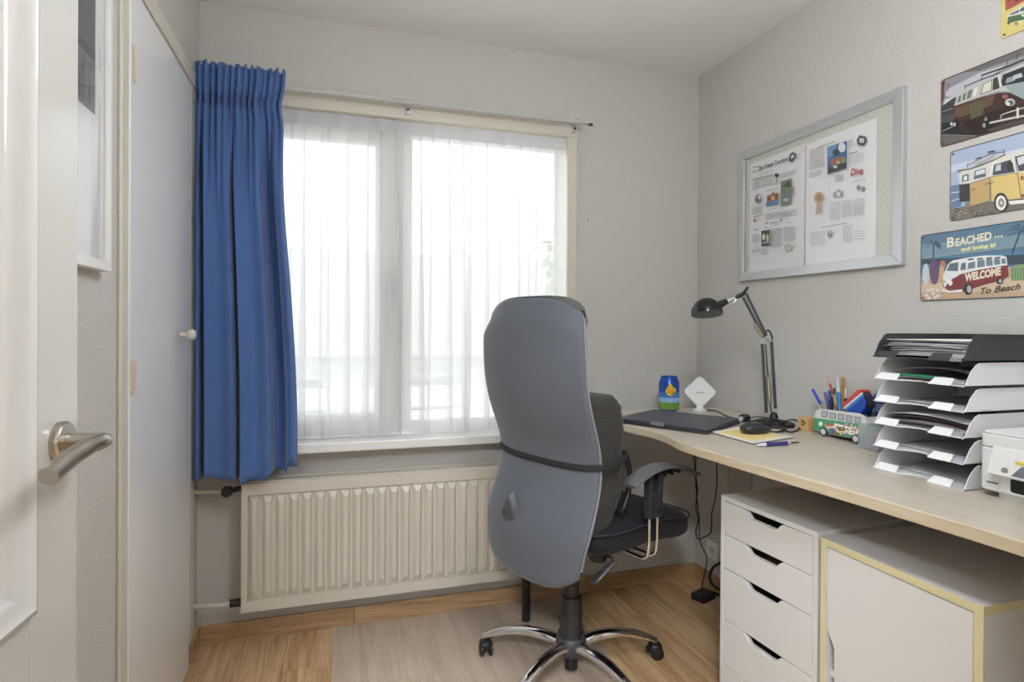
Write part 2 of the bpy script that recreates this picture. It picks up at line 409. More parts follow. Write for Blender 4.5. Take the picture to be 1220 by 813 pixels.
# outdoors, washed out behind the net
g = struct(MB().box(-14, 16, 2.9, 30, -3.2, -3.0).build('ground', mat('paving_outdoors', '#dcdcd8', .9), smooth=0))
nb = thing('neighbour_house', 'pale washed-out house across the street behind the net curtain', 'house', (1.0, 13, -3))
MB().box(-8, 9, 0, 6, 0, 3.6).build('wall', mat('pale_render', '#e6e6e4', .9), nb, smooth=0)
MB().prism([(-.5, 3.6), (6.5, 3.6), (3, 6.2)], -8.4, 9.4, 'yz').build('roof', mat('roof_tiles', '#cfccca', .9, var=.15, vscale=20), nb, smooth=0)
for x in (-5.5, -2.6, .2, 3.2, 6.2):
    o = MB().box(x, x+1.5, -.06, .02, 1.9, 3.2).build('window', 'winw', nb, smooth=0)
    MB().box(x+.1, x+1.4, -.075, -.06, 2.0, 3.1).build('pane', mat('dark_pane', '#aeb4b8', .1), o, smooth=0)
fn = thing('garden_fence', 'light horizontal board fence outside the window', 'fence', (.8, 7.0, -3))
for k in range(12):
    MB().box(-6, 7, 0, .03, .1+k*.29, .1+k*.29+.24).build('fence_board', mat('fence_boards', '#e6e4e0', .9), fn, smooth=0)
for x in (-5.8, -3.6, -1.4, .8, 3.0, 5.2):
    MB().box(x, x+.1, .03, .13, 0, 3.7).build('fence_post', 'fence_boards' if 'fence_boards' in M else MC['fence_boards'], fn, smooth=0)
tt = thing('street_tree', 'pale green tree outside the right window pane', 'tree', (4.9, 9.5, -3))
MB().tube(bez([(0, 0, 0), (.05, 0, 1.6), (0, .1, 3.2), (.1, 0, 4.6)]), [.16]*8+[.13]*8+[.08]*9, 8).build('trunk', mat('bark', '#8d857b', .9), tt)
cr = MB(); rr = random.Random(3)
for k in range(1400):
    th, ph, q = rr.uniform(0, 6.28), math.acos(rr.uniform(-1, 1)), rr.uniform(.45, 1)
    p = Vector((1.5*q*math.sin(ph)*math.cos(th), 1.5*q*math.sin(ph)*math.sin(th), 4.9+1.7*q*math.cos(ph)))
    e = Euler((rr.uniform(0, 6), rr.uniform(0, 6), rr.uniform(0, 6))).to_matrix()
    s_ = rr.uniform(.1, .2)
    cr.add([p+e @ Vector(v) for v in ((-s_, 0, 0), (0, -s_*.5, .02), (s_, 0, 0), (0, s_*.5, .02))], [(0, 1, 2, 3)])
o = cr.build('foliage', mat('pale_leaves', '#a9b48c', .8), tt, smooth=0, weld=False); o['kind'] = 'stuff'

# net curtain
nc = thing('net_curtain', 'white sheer pleated net curtain hanging across the whole window', 'curtain', (0, 2.552, 0))
NX0, NX1, NZ0, NZ1 = -.43, 1.038, .797, 2.088
rn = random.Random(5)
NF = 23
fx = sorted(NX0+.03+(NX1-NX0-.06)*(i+.5+rn.uniform(-.36, .36))/NF for i in range(NF)); fw = [rn.uniform(.008, .030) for _ in fx]; fs_ = [rn.uniform(-.014, .014) for _ in fx]
def netrow(v):
    """one horizontal slice of the net: flat runs with Z-folds that widen downwards"""
    g_ = .12+.88*sstep(.98, .25, v); P = [(NX0, 0)]
    for c, w_, l_ in zip(fx, fw, fs_):
        c2 = c+l_*(1-v); h = w_*g_/2; d = .004+.010*g_
        last = P[-1][0]
        for t in (.25, .5, .75): P.append((last+(c2+h-last)*t, -.010*math.sin(math.pi*t)*(.4+.6*g_)))
        P += [(c2+h*.9, -.001), (c2+h, d*.3), (c2+h*.9, d*.55), (c2, d*.6), (c2-h*.9, d*.65), (c2-h, d*.85), (c2-h*.9, d), (c2, d*.8)]
        P.append((c2+h*1.3, d*.2))
    last = P[-1][0]
    for t in (.5, 1): P.append((last+(NX1-last)*t, -.006*(1-t)))
    return P
rows = [netrow(j/24) for j in range(25)]; NU = len(rows[0])-1
def netf(u, v):
    j = int(round(v*24)); i = int(round(u*NU)); x, y = rows[j][i]
    return (max(NX0, min(NX1, x)), y, NZ0+(NZ1-NZ0)*v+(.004*math.sin(x*31) if j == 0 else 0))
MB().grid(netf, NU, 24).build('net', 'sheer', nc, smooth=180)
def tapef(u, v):
    return (NX0+(NX1-NX0)*u, -.006+.004*math.sin(u*115), 2.084+.056*v)
MB().grid(tapef, 260, 3).build('heading_tape', 'tape', nc, smooth=180)

# rail + curtain
rl = thing('curtain_rail', 'thin clear curtain rail on brackets above the window', 'curtain rail', (0, 2.486, 2.2))
clr = veilmat('clear_rail', '#dcdcda', .35, .2, .1, 1)
MB().box(LX+.005, 1.10, -.009, .009, -.009, .011).build('rail', clr, rl, smooth=0, bevel=.003)
MB().tube([(LX+.005, 0, -.004), (1.135, 0, -.004)], .0028, 6).build('draw_cord', mat('grey_cord', '#77756f', .6), rl)
for bx_ in (onY(487, 128, 2.486).x, onY(688, 148, 2.486).x):
    b_ = MB().box(bx_-.007, bx_+.007, -.012, .053, .011, .016).box(bx_-.007, bx_+.007, .03, .053, -.035, .016).build('bracket', 'alu', rl, smooth=0, bevel=.0015)
    MB().lathe([(.001, .024), (.006, .024), (.006, .03)], (bx_, 0, -.02), 10, 'y').build('screw', 'dgrey', b_)
MB().lathe([(.001, 1.125), (.007, 1.125), (.008, 1.135), (.006, 1.143), (.001, 1.145)], (0, 0, -.004), 10, 'x').build('end_stop', 'dgrey', rl)

cu = thing('blue_curtain', 'blue pleated cloth curtain drawn to the left of the window', 'curtain', (0, 2.408, 0))
rc = random.Random(11)
foldp = [(0, .0), (.05, .030), (.085, -.030), (.125, .036), (.25, .024), (.385, .040), (.42, -.040), (.455, .036), (.60, .022), (.735, .042), (.775, -.042), (.87, -.036), (.90, .020), (.96, .034), (1, .012)]
def fold(u):
    for (a, p), (b, q) in zip(foldp[:-1], foldp[1:]):
        if u <= b: return p+(q-p)*sstep(a, b, u)
    return foldp[-1][1]
hp = [rc.uniform(.7, 1.6) for _ in range(20)]
def curt(u, v):
    z = .69+(2.232-.69)*v
    zt = 2.232-z
    wl = -.488+.0*v; wr = -.172+.045*sstep(.75, .1, v)-.012*sstep(.35, 0, abs(v-.8))
    gat = math.exp(-((zt-.125)/.03)**2)
    big = sstep(.11, .5, zt); small = sstep(.62, .14, zt)
    k = u*14; i = int(min(k, 13)); 
    y = -fold(u)*big*1.15 + small*(.011*hp[i]*math.sin(2*math.pi*k)+.006*math.sin(2*math.pi*k*.37+1))*(1+.35*gat)+.014*gat
    x = wl+(wr-wl)*u + small*.006*math.sin(4*math.pi*k)*(1-gat) - .012*math.exp(-((zt-.13)/.05)**2)*u
    if v > .985: z += .006*math.sin(k*5.1)+.004*math.sin(k*11)
    if v < .02: z += .012*math.sin(u*9)+(.022 if u > .9 else 0)-.006*math.sin(u*31)
    return (x, y*(.8 if u < .08 else 1), z)
MB().grid(curt, 300, 70).build('cloth', 'curtain', cu, smooth=180, solid=.003)

# ------------------------------------------------------------------ radiator
ra = thing('radiator', 'cream ribbed panel radiator below the window', 'radiator', (0, 2.446, 0))
RA0, RA1, RZ0, RZ1 = -.330, .955, .157, .652
fp = MB(); pit = .0483
fp.box(RA0+.001, RA1-.001, .0125, .016, RZ0+.001, RZ1-.001)
fp.box(RA0, RA1, 0, .012, RZ1-.045, RZ1).box(RA0, RA1, 0, .012, RZ0, RZ0+.042).box(RA0, RA0+.022, 0, .012, RZ0+.042, RZ1-.045).box(RA1-.022, RA1, 0, .012, RZ0+.042, RZ1-.045)
n = int((RA1-RA0-.05)/pit)
for i in range(n+1):
    c = RA0+.045+i*pit
    if c+.02 > RA1: break
    za, zb = RZ0+.04, RZ1-.043
    vs = [(c-.022, .0126, za), (c+.020, .0126, za), (c+.020, .0126, zb), (c-.022, .0126, zb), (c-.006, -.003, za+.03), (c+.010, -.003, za+.03), (c+.010, -.003, zb-.03), (c-.006, -.003, zb-.03)]
    fp.add(vs, [(4, 5, 6, 7), (0, 1, 5, 4), (1, 2, 6, 5), (2, 3, 7, 6), (3, 0, 4, 7)])
fp.build('front_panel', 'rad', ra, smooth=0, weld=False)
for q in (RA0, RA1-.003): MB().box(q, q+.003, .012, .085, RZ0+.02, RZ1-.01).build('side_cover', 'rad', ra, smooth=0)
tg = MB().box(RA0, RA1, .010, .022, RZ1, RZ1+.006).box(RA0, RA1, .075, .087, RZ1, RZ1+.006)
tg.box(RA0, RA1, .022, .075, RZ1-.004, RZ1+.002)
tg.build('top_grille', 'rad', ra, smooth=0)
MB().box(RA0+.01, RA1-.01, .07, .085, RZ0+.01, RZ1-.01).build('rear_panel', 'rad', ra, smooth=0)
for q in (-.1, .65): MB().box(q, q+.04, .085, .119, .2, .6).build('wall_bracket', 'rad', ra, smooth=0)
for nm, za, zb in (('supply_pipe', .624, .620), ('return_pipe', .185, .178)):
    MB().tube(bez([(LX+.004, .045, za), (-.45, .045, za-.003), (-.41, .045, zb), (-.365, .045, zb+.002)], 6), .0095, 12).build(nm, 'rad', ra)
vb = MB().tube([(-.40, .045, .62), (-.37, .045, .62)], .017, 12).tube([(-.37, .045, .62), (-.329, .045, .628)], .010, 10).build('valve', mat('dark_bronze', '#3a332e', .5, .3), ra)
MB().lathe([(.019, -.028), (.021, -.01), (.018, .004), (.001, .006)], (-.385, .045, .62), 14, 'y').build('valve_knob', 'black', vb)
MB().tube([(-.375, .045, .18), (-.329, .045, .18)], .015, 12).build('return_coupling', mat('dark_bronze', '#3a332e'), ra)

# ------------------------------------------------------------------ closet on the left wall
d1 = setting('door_1')
MB().box(LX, LX+.012, 1.712, 2.378, .012, 2.135).build('leaf', 'white', d1, smooth=0, bevel=.003)
for z in (onX(154, 65, LX+.02).z, onX(154, 453, LX+.02).z):
    MB().box(LX+.012, LX+.015, 1.718, 1.735, z-.045, z+.045).tube([(LX+.015, 1.737, z-.045), (LX+.015, 1.737, z+.045)], .004, 8).build('hinge', mat('painted_hinge', '#cbbfae', .4), d1, smooth=0)
kn = onX(226, 399, LX+.05)
MB().lathe([(.009, .022), (.007, .034), (.008, .040), (.017, .048), (.019, .058), (.015, .067), (.001, .070)], (LX, kn.y, kn.z), 20, 'x').build('knob', 'cream', d1)
t1 = setting('trim_1')
for a in ((LX, LX+.012, 2.381, 2.455, 0.09, 2.138), (LX, LX+.010, 1.658, 1.709, 0, 2.138), (LX, LX+.018, 1.658, 2.455, 2.138, 2.195)):
    MB().box(*a).build('casing', 'cream', t1, smooth=0, bevel=.004)

# picture on the left wall
pw, ph_ = .60, .86
pt = thing('glazed_photo', 'white framed dark photograph behind glass on the left wall, partly behind the open door', 'picture', (LX, 1.232, 1.383), R(90))
# local x -> world +Y ; local -y -> world +X
fr = MB()
for a in ((-pw/2, pw/2, 0, .022), (-pw/2, pw/2, ph_-.022, ph_), (-pw/2, -pw/2+.016, .022, ph_-.022), (pw/2-.016, pw/2, .022, ph_-.022)):
    fr.box(a[0], a[1], -.028, 0, a[2], a[3])
fr.build('frame', 'winw', pt, smooth=0, bevel=.002)
ar = Art(1.0)
ar.rect('#e4e4e4', -pw/2+.016, pw/2-.016, .022, ph_-.022)
ar.rect('#5d5e62', -pw/2+.05, pw/2-.034, .34, ph_-.06)
ar.rect('#77767a', -pw/2+.05, pw/2-.034, .34, .46)
ar.rect('#454548', -pw/2+.05, pw/2-.034, .455, .475)
ar.poly('#a98f74', [(.10, .64), (.13, .62), (.20, .64), (.22, .60), (.235, .65), (.2, .76), (.12, .78)])
ar.line('#a98f74', [(.11, .66), (.08, .58)], .012)
for q in range(30):
    ar.rect(random.Random(q).choice(['#8a898b', '#6b6a6c', '#5a5a5c']), -.25+q*.0165, -.243+q*.0165, .35, .35+random.Random(q+50).uniform(.03, .1))
ar.build('photo_print', pt, .5, -.006)
MB().box(-pw/2+.016, pw/2-.016, -.019, -.017, .022, ph_-.022).build('glass_pane', 'pglass', pt, smooth=0)

# ------------------------------------------------------------------ panelled room door, open
d2 = setting('door_2')
EX, EYy, DA = -.354, 1.0, R(4.4)
d2.location = (EX, EYy, 0); d2.rotation_euler = (0, 0, R(-90)-DA)
# local x: from the latch edge back to the hinge; local +y: the face towards the room (world +X)
DW, DT = .83, .04
S1, S2 = .1145, DW-.1145
lf = MB()
zr = [(.01, .20), (.74, .898), (1.93, 2.03)]
lf.box(0, S1, -DT, 0, .01, 2.03).box(S2, DW, -DT, 0, .01, 2.03)
for a, b in zr: lf.box(S1, S2, -DT, 0, a, b)
lf.build('leaf', 'doorw', d2, smooth=0, bevel=.0015)
for z0, z1 in ((.20, .74), (.898, 1.93)):
    def ring(i, y): return [(S1+i, y, z0+i), (S2-i, y, z0+i), (S2-i, y, z1-i), (S1+i, y, z1-i)]
    mo = MB(); prof = [(0, 0), (.004, .009), (.012, .012), (.020, .006), (.028, .004), (.036, -.006), (.044, -.012), (.05, -.013)]
    rings = [ring(i, y) for i, y in prof]
    for a, b in zip(rings[:-1], rings[1:]):
        for k in range(4): mo.add([a[k], a[(k+1) % 4], b[(k+1) % 4], b[k]], [(0, 1, 2, 3)])
    mo.build('moulding', 'doorw', d2, smooth=50)
    MB().box(S1+.049, S2-.049, -.027, -.013, z0+.049, z1-.049).build('panel', 'doorw', d2, smooth=0)
hx, hzz = .050, 1.106
ha = MB().lathe([(.001, 0), (.0275, 0), (.0275, .008), (.0255, .011), (.001, .011)], (hx, 0, hzz), 36, 'y').build('handle_rose', 'steel', d2)
MB().lathe([(.0115, .011), (.0115, .018), (.0105, .0185), (.0105, .05)], (hx, 0, hzz), 24, 'y').build('neck', 'steel', ha)
pth = bez([(hx, .016, hzz), (hx, .042, hzz), (hx+.006, .056, hzz+.001), (hx+.025, .061, hzz+.003), (hx+.05, .057, hzz+.001), (hx+.085, .050, hzz-.008), (hx+.122, .046, hzz-.020)], 7)
MB().tube(pth, [.0103]*7+[.0105]*7+[.0108]*7+[.011]*7+[.0115]*7+[.012]*8, 20, up=(0, 0, 1)).build('lever', 'steel', ha, smooth=50)
MB().box(.0, -.002, -.03, -.01, hzz-.08, hzz+.03).build('latch_plate', 'steel', d2, smooth=0)
for z in (.25, 1.1, 1.85):
    MB().tube([(DW+.006, .004, z-.045), (DW+.006, .004, z+.045)], .006, 10).build('hinge', 'steel', d2)
#==PART3==
# ------------------------------------------------------------------ floor mat
mx1 = 1.02
fm = MB().prism(rrect(.003, mx1, 1.30, 2.545, .02), 0.0005, .0035).build('floor_mat', 'mat', smooth=0)
tag(fm, 'milky translucent chair mat lying on the oak floor under the chair', 'floor mat')

# ------------------------------------------------------------------ desk
dk = thing('desk', 'pale maple desk top with a wavy front edge along the right wall', 'desk')
edge = [onZ(x, y, DZ) for x, y in ((733, 503), (757, 509), (774, 512.5), (786, 516), (794, 519), (800, 522), (808.5, 526.5), (818, 529.8), (832, 534), (880, 548), (1019, 587), (1159, 627.5), (1220, 645.7))]
poly = [(.775, 2.44), (.775, 2.27), (.90, 2.268), (.98, 2.245), (1.04, 2.195), (1.066, 2.145)]+[(p.x, p.y) for p in edge]+[(1.215, .20), (1.757, .20), (1.757, 2.385)]
top = MB().prism(poly, DZ-.029, DZ, mi=0)
def dn(o):
    me = o.data
    for f in me.polygons: f.material_index = 0 if abs(f.normal.z) > .5 else 1
o = top.build('desk_top', ['maple', 'maplee'], dk, smooth=30); dn(o)
d_ = o.modifiers.new('bevel', 'BEVEL'); d_.width = .0025; d_.segments = 2; d_.limit_method = 'ANGLE'; d_.angle_limit = R(60)
for x, y in ((.802, 2.385), (1.71, 1.68), (1.71, .24)):
    MB().tube([(x, y, 0), (x, y, DZ-.03)], .0185, 20).build('leg', 'black', dk)
for a, b, c in ((2.34, 2.275, '#c9c4ba'), (2.270, 2.12, '#bfbbb4'), (2.115, 1.70, '#cfcdca')):
    MB().box(1.738, 1.75, b, a, .36, DZ-.031).build('back_panel', mat('grey_panel_'+c[1:], c, .6, var=.04, vscale=30, stretch=(1, 1, .05)), dk, smooth=0, bevel=.001)

# ------------------------------------------------------------------ drawer unit
AT = .72
A0, A1 = onZ(859, 589.5, AT), onZ(974, 635, AT)
aw = (A1-A0).xy.length; ang = math.atan2(A1.y-A0.y, A1.x-A0.x)      # local x runs along the front towards the camera
du = thing('drawer_unit', 'white drawer unit with cut-out grips under the desk', 'drawer unit', (A0.x, A0.y, 0), ang)
AD = .475
bd = MB()
bd.box(0, .014, 0, AD, .03, AT-.014).box(aw-.014, aw, 0, AD, .03, AT-.014).box(0, aw, 0, AD, AT-.014, AT).box(.014, aw-.014, AD-.006, AD, .03, AT-.014).box(.014, aw-.014, .02, AD, .03, .044)
bd.build('body', 'lam', du, smooth=0, bevel=.0015)
x0, x1 = .0165, aw-.0165
zs = [AT-.017, AT-.017-.108, AT-.017-.218, AT-.017-.383, AT-.017-.53, .045]
GA, GB = .115, .245
for k in range(5):
    zt, zb = zs[k], zs[k+1]+.0025
    gd = .024
    outl = [(x0, zb), (x1, zb), (x1, zt), (GB+.012, zt), (GB+.004, zt-.004), (GB-.012, zt-gd+.003), (GB-.02, zt-gd), (GA+.02, zt-gd), (GA+.012, zt-gd+.003), (GA-.004, zt-.004), (GA-.012, zt), (x0, zt)]
    f = MB().prism(outl, .001, .018, 'xz').build('drawer', 'lam', du, smooth=0, bevel=.0012)
    MB().box(x0+.012, x1-.012, .018, AD-.03, zb+.01, zb+.02).box(x0+.012, x0+.022, .018, AD-.03, zb+.01, zt-.03).box(x1-.022, x1-.012, .018, AD-.03, zb+.01, zt-.03).build('drawer_box', mat('drawer_inside', '#8f8b84', .7), f, smooth=0)
    if k == 1:
        MB().box(.15, .20, .05, .2, zb+.03, zt-.035).build('drawer_contents', mat('brown_card', '#9c6a3c', .7), f, smooth=0)
for px in (.03, aw-.06):
    for py in (.03, AD-.06):
        MB().box(px, px+.03, py, py+.03, 0, .031).build('foot', 'lam', du, smooth=0)

# ------------------------------------------------------------------ low cabinet with cream edges
C0, C1 = onZ(978, 640, AT), onZ(1172, 724, AT)
cw = (C1-C0).xy.length; ang = math.atan2(C1.y-C0.y, C1.x-C0.x)
cb = thing('low_cabinet', 'white low cabinet with cream edging beside the drawer unit', 'cabinet', (C0.x, C0.y, 0), ang)
CD = .50
for nm, b in (('side_panel', (0, .018, 0, CD, 0, AT-.018)), ('side_panel', (cw-.018, cw, 0, CD, 0, AT-.018)), ('top_panel', (0, cw, 0, CD, AT-.018, AT)), ('bottom_panel', (.018, cw-.018, 0, CD, .05, .068)), ('back_panel', (.018, cw-.018, CD-.006, CD, .068, AT-.018))):
    o = MB().box(*b).build(nm, ['lam', 'lamedge'], cb, smooth=0)
    for f in o.data.polygons:
        if f.normal.y < -.5 or (nm == 'top_panel' and abs(f.normal.x) > .5): f.material_index = 1
zd0, zd1 = .072, AT-.021
zg = onX(985, 790, C0.x).z
dxa, dxb = .021, cw-.021
o = MB().prism([(dxa, zd0), (dxb, zd0), (dxb, zd1), (dxa, zd1), (dxa, zg+.09), (dxa+.003, zg+.08), (dxa+.018, zg+.055), (dxa+.022, zg+.045), (dxa+.022, zg-.045), (dxa+.018, zg-.055), (dxa+.003, zg-.08), (dxa, zg-.09)], .002, .019, 'xz').build('door', 'lam', cb, smooth=0, bevel=.001)
MB().box(.018, cw-.018, .02, CD-.01, .36, .376).build('shelf', 'lam', cb, smooth=0)

# ------------------------------------------------------------------ office chair
CHX, CHY, HD = .842, 1.985, R(67)
ch = thing('office_chair', 'tall grey swivel office chair with a chrome star base', 'chair', (CHX, CHY, 0), -HD)
ft = math.atan2(-.947, -.322)+HD                  # direction of the gap between the two front feet, in chair space
hub = MB().lathe([(.001, .060), (.03, .060), (.052, .085), (.058, .10), (.056, .125), (.044, .140), (.001, .140)], n=28).build('hub', 'dgrey', ch)
MB().lathe([(.024, .018), (.024, .050), (.019, .062)], n=20).build('column_foot', 'black', hub)
MB().lathe([(.0215, .040), (.0215, .048)], n=20).build('ring', 'chrome', hub)
for a in (-36, 36, -108, 108, 180):
    t = ft+R(a); c, s = math.cos(t), math.sin(t)
    prof = [(.035, .105), (.09, .118), (.16, .121), (.23, .112), (.29, .093), (.345, .066)]
    lp = bez([(r_*c, r_*s, z) for r_, z in prof], 5)
    n_ = len(lp)
    lg = MB().tube(lp, [.025-.009*i/(n_-1) for i in range(n_)], 14, flat=(.8, 1.05), up=(0, 0, 1)).build('leg', 'chrome', ch)
    ct = random.Random(a).uniform(0, 6.28) if abs(a) != 108 else (-.5 if a < 0 else .9)
    Mx = Matrix.Translation((.338*c, .338*s, 0)) @ Matrix.Rotation(ct, 4, 'Z')
    cs = MB().tube([(0, 0, .045), (0, 0, .068)], .008, 10, M_=Mx)
    cs.prism([(-.028*math.cos(R(q))+.0, .028*math.sin(R(q))+.028) for q in range(-10, 200, 15)], -.008, .008, 'xz', M_=Mx)
    cs.blob(.008, 0, .040, .026, .026, .019, .6, 14, 8, M_=Mx)
    co = cs.build('caster', 'black', ch)
    for sy in (-1, 1):
        MB().lathe([(.001, 0), (.018, 0), (.0245, .004), (.0245, .013), (.019, .017), (.001, .018)], (.012, -.026 if sy < 0 else .008, .0245), 20, 'y', M_=Mx).build('wheel', 'black', co)
col = MB().lathe([(.047, .135), (.047, .15), (.041, .155), (.040, .275), (.037, .282), (.030, .284), (.028, .345), (.001, .345)], n=24).build('gas_lift_cover', mat('column_black', '#2c2d2f', .35), ch)
MB().lathe([(.012, .34), (.012, .46)], n=16).build('gas_lift_rod', 'chrome', ch)
mech = MB().box(-.07, .07, -.10, .14, .452, .495).box(-.12, .12, -.06, .1, .48, .50).build('tilt_mechanism', 'black', ch, smooth=0, bevel=.008)
MB().tube([(.0, -.22, .50), (.0, -.05, .50)], .022, 8, flat=(.5, 1.6), up=(0, 0, 1)).build('back_bracket', 'black', ch)
# seat
def seatfn(x, y, z):
    k = sstep(.10, .42, y); z2 = z-.042*k*k
    z2 += -.018*math.exp(-((x/.13)**2))*(1 if z > .57 else 0)*(1-k)
    w_ = 1-.05*sstep(.2, .45, y)-.06*sstep(-.05, -.2, y)
    return (x*w_, y, z2)
st = MB().blob(0, .150, .556, .258, .312, .068, .42, 48, 18, seatfn).build('seat', 'seatc', ch, smooth=180)
MB().tube([seatfn(.262*math.copysign(abs(math.cos(q))**.42, math.cos(q)), .150+.315*math.copysign(abs(math.sin(q))**.42, math.sin(q)), .588) for q in [i*math.pi/40+.02 for i in range(80)]], .003, 6, closed=True).build('seat_piping', mat('seat_piping', '#34333c', .7), st)
# backrest: a curved shell in grey velour and a padded dark front
def back(a, b, off=0, grow=0):
    """a -1..1 across, b 0..1 up"""
    aa = abs(a)
    zt = 1.362+grow-.055*aa**3.2; zb = .415-grow+.055*aa**4
    z = zb+(zt-zb)*b
    e = 1-.10*sstep(.86, 1.0, b)**2-.10*sstep(.22, 0, b)**1.5-.03*math.exp(-((z-.80)/.12)**2)
    x = (.252+grow)*a*e
    y = -.252+.085*math.exp(-((z-.80)/.19)**2)-.0*sstep(1, 1.36, z)+.012*sstep(.6, .4, z)+.040*aa**2.4
    y += .020*sstep(.9, 1.0, b)
    return Vector((x, y+off, z))
MB().grid(lambda u, v: back(2*u-1, v, 0), 40, 48).build('back_shell', 'velour', ch, smooth=180, solid=.016)
def padf(u, v):
    a, b = 2*u-1, v
    ed = (1-abs(a)**6)*(1-abs(2*b-1)**14)
    return back(a*.985, b, .010+.060*ed*(.75+.5*sstep(.72, .86, b)), .004)
MB().grid(padf, 32, 40).build('back_cushion', 'cush', ch, smooth=180)
pipe = [back(1, .03+.94*i/40, .004, .002) for i in range(41)]
pipe += [back(1-2*i/40, .985, .004, .004) for i in range(1, 40)]
pipe += [back(-1, .97-.94*i/40, .004, .002) for i in range(41)]
MB().tube(pipe, .0042, 6).build('back_piping', mat('grey_piping', '#85868a', .6), ch)
# head cushion roll peeping over the top
def headf(u, v):
    a, t = 2*u-1, v*2*math.pi
    ed = (1-abs(a)**8)**.5
    c = back(a*.95, .90, .040)
    zc = 1.30-.02*abs(a)**3
    return (c.x*.965, c.y+.004+.028*math.cos(t)*ed, zc+.070*math.sin(t)*ed)
MB().grid(headf, 28, 20).build('head_cushion', mat('head_cloth', '#5a5957', .9, sheen=.3, bump=.2, bscale=300), ch, smooth=180)
# tension knob on the back
kc = back(-.34, .222, -.009)
kb = MB()
pr = [(.012, .062), (.028, .035), (.038, .0), (.040, -.022), (.028, -.040), (0, -.047), (-.030, -.040), (-.040, -.022), (-.032, 0), (-.012, .035)]
kb.prism(pr, 0, .006, 'xz'); kb.v = [(x*(1 if y == 0 else 1), y, z) for x, y, z in kb.v]
k2 = [(x*.78, z*.8-.004) for x, z in pr]
n_ = len(pr); vs = [(x, 0, z) for x, z in pr]+[(x, -.018, z) for x, z in k2]
kb = MB().add(vs, [(i, (i+1) % n_, n_+(i+1) % n_, n_+i) for i in range(n_)]+[tuple(range(n_, 2*n_))])
o = kb.build('back_knob', mat('knob_grey', '#55575b', .45), ch, smooth=50, bevel=.002, loc=kc)
MB().tube([(.013*math.cos(R(20*i)), -.0185, -.012+.013*math.sin(R(20*i))) for i in range(18)], .0014, 6, closed=True).build('knob_mark', mat('knob_mark', '#4a4c50', .5), o)
# arms
for sx in (1, -1):
    rt = MB()
    padp = bez([(sx*.285, -.030, .748), (sx*.285, .02, .769), (sx*.285, .09, .785), (sx*.285, .17, .785), (sx*.285, .26, .765), (sx*.285, .345, .732)], 6)
    n_ = len(padp)
    pd = MB().tube(padp, [.028*(.55+.45*math.sin(math.pi*min(1, max(0, (i+2)/(n_+3))))**.5) for i in range(n_)], 16, flat=(.38, 1.35), up=(0, 0, 1)).build('arm_pad', mat('arm_grey', '#5c5e62', .35), ch)
    for q in range(5):
        yy = .055+q*.042
        MB().box(sx*.285-.022, sx*.285+.022, yy, yy+.004, .755, .775, M_=None).build('arm_rib', 'black', pd, smooth=0)
    po = MB()
    po.prism([(.065, .768), (.088, .768), (.086, .70), (.117, .70), (.119, .768), (.142, .768), (.134, .62), (.065, .62)], sx*.285-.014, sx*.285+.014, 'yz')
    bo = po.build('arm_bracket', mat('arm_bracket', '#333437', .4), ch, smooth=0, bevel=.003)
    MB().lathe([(.001, 0), (.008, 0), (.008, .004), (.001, .004)], (sx*.285+(.014 if sx > 0 else -.018), .112, .645), 12, 'x').build('bolt', 'black', bo)
    for yy in (.078, .122):
        MB().tube(bez([(sx*.285, yy, .66), (sx*.285, yy, .60), (sx*.284, yy-.002, .510), (sx*.270, yy-.003, .484), (sx*.24, yy-.003, .479), (sx*.10, yy-.003, .485)], 5), .0065, 10).build('arm_rod', 'chrome', ch)
# lever with its paddle
def cl(x, y, d):
    p = at(x, y, d)-Vector((CHX, CHY, 0)); c, s = math.cos(HD), math.sin(HD)
    return Vector((p.x*c-p.y*s, p.x*s+p.y*c, p.z))
lv = MB().tube(bez([(.08, .05, .472), cl(716, 660, 1.99), cl(728, 664, 1.96), cl(731, 671, 1.95)], 5), .005, 8).build('tilt_lever', 'black', ch)
pd0, pd1 = cl(731, 670, 1.95), cl(705, 696, 1.93)
MB().tube([pd0+(pd1-pd0)*q for q in (0, .12, .4, .75, .92, 1)], [.010, .013, .016, .019, .017, .008], 14, flat=(.5, 1)).build('lever_paddle', mat('paddle', '#3a3b3e', .35), lv)
for q in (.42, .55, .68):
    c = pd0+(pd1-pd0)*q
    MB().tube([c+Vector((.004, -.006, .004)), c+Vector((.012, .004, .012))], .0022, 6).build('paddle_mark', 'chrome', lv)
MB().lathe([(.03, .435), (.034, .445), (.034, .47)], (.10, .03, 0), 18).build('tension_knob', 'black', ch)

